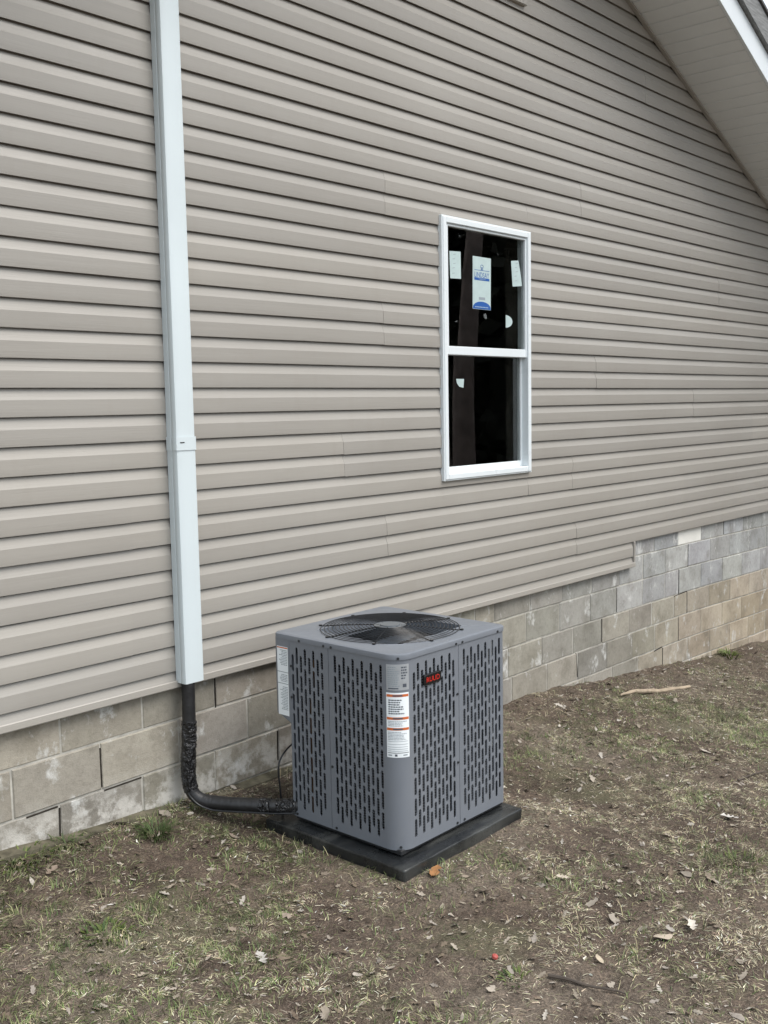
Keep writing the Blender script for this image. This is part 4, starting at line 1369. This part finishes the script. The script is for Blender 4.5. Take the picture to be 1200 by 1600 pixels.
o = m.build('plastic_cap', MREDP, smooth=40); o.location = (2.691, -1.768, cz + .006); o.rotation_euler = (.25, .15, 0)
tag(o, 'small red plastic cap lying on the soil', 'cap')

# weeds and tufts
def tuft(name, px, py, n, L, spread, pal, label, cat, wide=.0035):
    mb_v, mb_q, mb_c = [], [], []
    for i in range(n):
        a = rr.uniform(0, 6.28); r = spread * math.sqrt(rr.random())
        bx_, by_ = r * math.cos(a), r * math.sin(a)
        l = L * rr.uniform(.5, 1.1); ti = rr.uniform(.5, 1.35); dr = a + rr.uniform(-.6, .6)
        d = np.array([math.cos(dr), math.sin(dr), 0]); pr = np.array([-d[1], d[0], 0])
        z0 = float(groundz(px + bx_, py + by_)) - float(groundz(px, py))
        p0 = np.array([bx_, by_, z0]); p1 = p0 + d * l * .5 * math.cos(ti) + np.array([0, 0, l * .5 * math.sin(ti)])
        p2 = p1 + d * l * .5 * math.cos(ti - .7) + np.array([0, 0, l * .5 * math.sin(ti - .7)])
        b = len(mb_v)
        for p, w_ in ((p0, wide * .7), (p1, wide), (p2, wide * .2)):
            mb_v += [p - pr * w_ / 2, p + pr * w_ / 2]
        mb_q += [(b, b + 1, b + 3, b + 2), (b + 2, b + 3, b + 5, b + 4)]
        mb_c += [np.array(rr.choice(pal)) * rr.uniform(.75, 1.25)] * 6
    o = np_mesh(name, np.array(mb_v), np.array(mb_q), MGREEN, np.array(mb_c))
    o.location = (px, py, float(groundz(px, py)))
    return tag(o, label, cat)
GP = [(.045, .075, .022), (.06, .09, .03), (.075, .10, .035)]
YG = [(.11, .14, .035), (.13, .16, .05), (.09, .12, .03)]
tuft('grass_tuft', 2.462, -.185, 170, .085, .055, GP, 'dark green grass tuft on bare soil left of the pad', 'grass tuft')
tuft('weed', 1.93, -.035, 120, .06, .12, GP + YG, 'low green weeds at the block wall foot, far left', 'weed', .007)
tuft('weed', 2.13, -.03, 60, .05, .09, GP, 'small weeds along the wall left of the grass tuft', 'weed', .006)
tuft('weed', 8.55, -.08, 60, .07, .09, YG, 'bright green weed at the foot of the far block wall', 'weed', .012)
tuft('weed', 1.86, -.72, 70, .035, .08, GP + YG, 'yellow green clover clump in the lower left grass', 'weed', .009)
tuft('weed', 4.05, -2.05, 120, .045, .10, GP + YG, 'bright green grass clump on the right lawn', 'grass tuft', .003)
tuft('weed', 2.62, -1.90, 36, .032, .05, GP + YG, 'small green sprig beside the thin forked twig', 'weed', .006)

# ------------------------------------------------------------------ bare trees across the yard (mirrored in the panes) and behind the house
def make_tree(seed, h, r):
    q = random.Random(seed)
    tk, cr = MB(), MB()
    pts, rad = [], []
    p = Vector((0, 0, -.15)); d = Vector((q.uniform(-.05, .05), q.uniform(-.05, .05), 1)).normalized()
    N = 12
    for i in range(N + 1):
        pts.append(p.copy()); rad.append(r * (1.35 if i == 0 else 1) * (1 - .82 * i / N))
        d = (d + Vector((q.uniform(-.07, .07), q.uniform(-.07, .07), .05))).normalized(); p = p + d * h / N
    tk.tube(pts, rad, 9)
    def branch(p, d, L, r_, lev):
        n = 5; P = [p.copy()]; R = [r_]
        for i in range(n):
            d = (d + Vector((q.uniform(-.25, .25), q.uniform(-.25, .25), q.uniform(-.05, .22)))).normalized()
            p = p + d * L / n; P.append(p.copy()); R.append(r_ * (1 - .8 * (i + 1) / n))
            if lev < 3 and q.random() < (.85 if lev < 2 else .7):
                ax = Vector((q.uniform(-1, 1), q.uniform(-1, 1), q.uniform(-.2, .6))).normalized()
                branch(p, (d + ax * .9).normalized(), L * q.uniform(.4, .65), R[-1] * .7, lev + 1)
        cr.tube(P, R, 5 if lev < 2 else 3, caps=False)
    for i in range(6, N + 1):
        for k in range(2):
            a = q.uniform(0, 6.28)
            branch(pts[i], Vector((math.cos(a), math.sin(a), q.uniform(.2, .9))).normalized(), h * q.uniform(.14, .30), rad[i] * .55 + .01, 1)
    return tk, cr
tm = []
for s_ in range(3):
    tk, cr = make_tree(40 + s_, (13, 11, 15)[s_], (.26, .20, .32)[s_])
    a = tk.build('trunk', MBARK, None, smooth=60); b = cr.build('crown', MBARK, None, smooth=60)
    tm.append((a.data, b.data)); bpy.data.objects.remove(a); bpy.data.objects.remove(b)
spots = [(12.1, -5.4, 1, .3), (15.6, -8.6, 1, 1.7), (12.9, -7.9, 2, 2.9), (18.5, -8.2, 0, 4.0), (20.5, -12.5, 2, 5.1), (16.8, -12.8, 1, .9), (22.5, -9.2, 1, 2.2),
         (16.5, 4.2, 2, 1.2), (20.5, 7.0, 0, 3.3)]
where = ['nearest bare tree across the yard', 'slim bare tree across the yard behind the nearest one', 'thick bare tree left of the slim one across the yard', 'bare tree in the second row of the wood edge',
         'thickest bare tree deep at the wood edge', 'slim bare tree at the left of the wood edge', 'slim bare tree at the right of the wood edge', 'tall bare tree with twigs against the sky beyond the roof edge', 'farther bare tree behind the house']
for (tx, ty, k, a), lb in zip(spots, where):
    t = empty('bare_tree', (tx, ty, float(groundz(tx, ty, False)) - .02))
    t.rotation_euler = (0, 0, a)
    tag(t, lb, 'tree', 'bare trees around the yard')
    for nm, me in zip(('trunk', 'crown'), tm[k]):
        link(bpy.data.objects.new(nm, me), t)
# dark evergreen thicket behind the trees
n = 9000
th = rng.uniform(math.radians(-62), math.radians(4), n)
dist = rng.uniform(23, 33, n)
px_, py_ = 5 + dist * np.cos(th), dist * np.sin(th)
pz_ = -1.6 + 12 * rng.random(n) ** 1.1 * (.6 + .4 * fbm(px_ * .2, py_ * .2, 7))
sz = rng.uniform(.35, .9, n)
Vq = np.zeros((n, 4, 3))
ax1 = rng.normal(size=(n, 3)); ax1 /= np.linalg.norm(ax1, axis=1)[:, None]
ax2 = np.cross(ax1, rng.normal(size=(n, 3))); ax2 /= np.linalg.norm(ax2, axis=1)[:, None]
c3 = np.stack([px_, py_, pz_], 1)
for k, (u_, v_) in enumerate(((-1, -.3), (.2, -.7), (1, .2), (-.1, .8))):
    Vq[:, k] = c3 + ax1 * (u_ * sz)[:, None] + ax2 * (v_ * sz)[:, None] * .7
tag(np_mesh('woodland', Vq.reshape(-1, 3), np.arange(n * 4).reshape(n, 4), MBRUSH), 'dark evergreen thicket beyond the yard', 'woodland', kind='stuff')

scene.cycles.use_denoising = True
scene.cycles.max_bounces = 6
scene.cycles.diffuse_bounces = 3
scene.cycles.glossy_bounces = 3
scene.cycles.transmission_bounces = 6
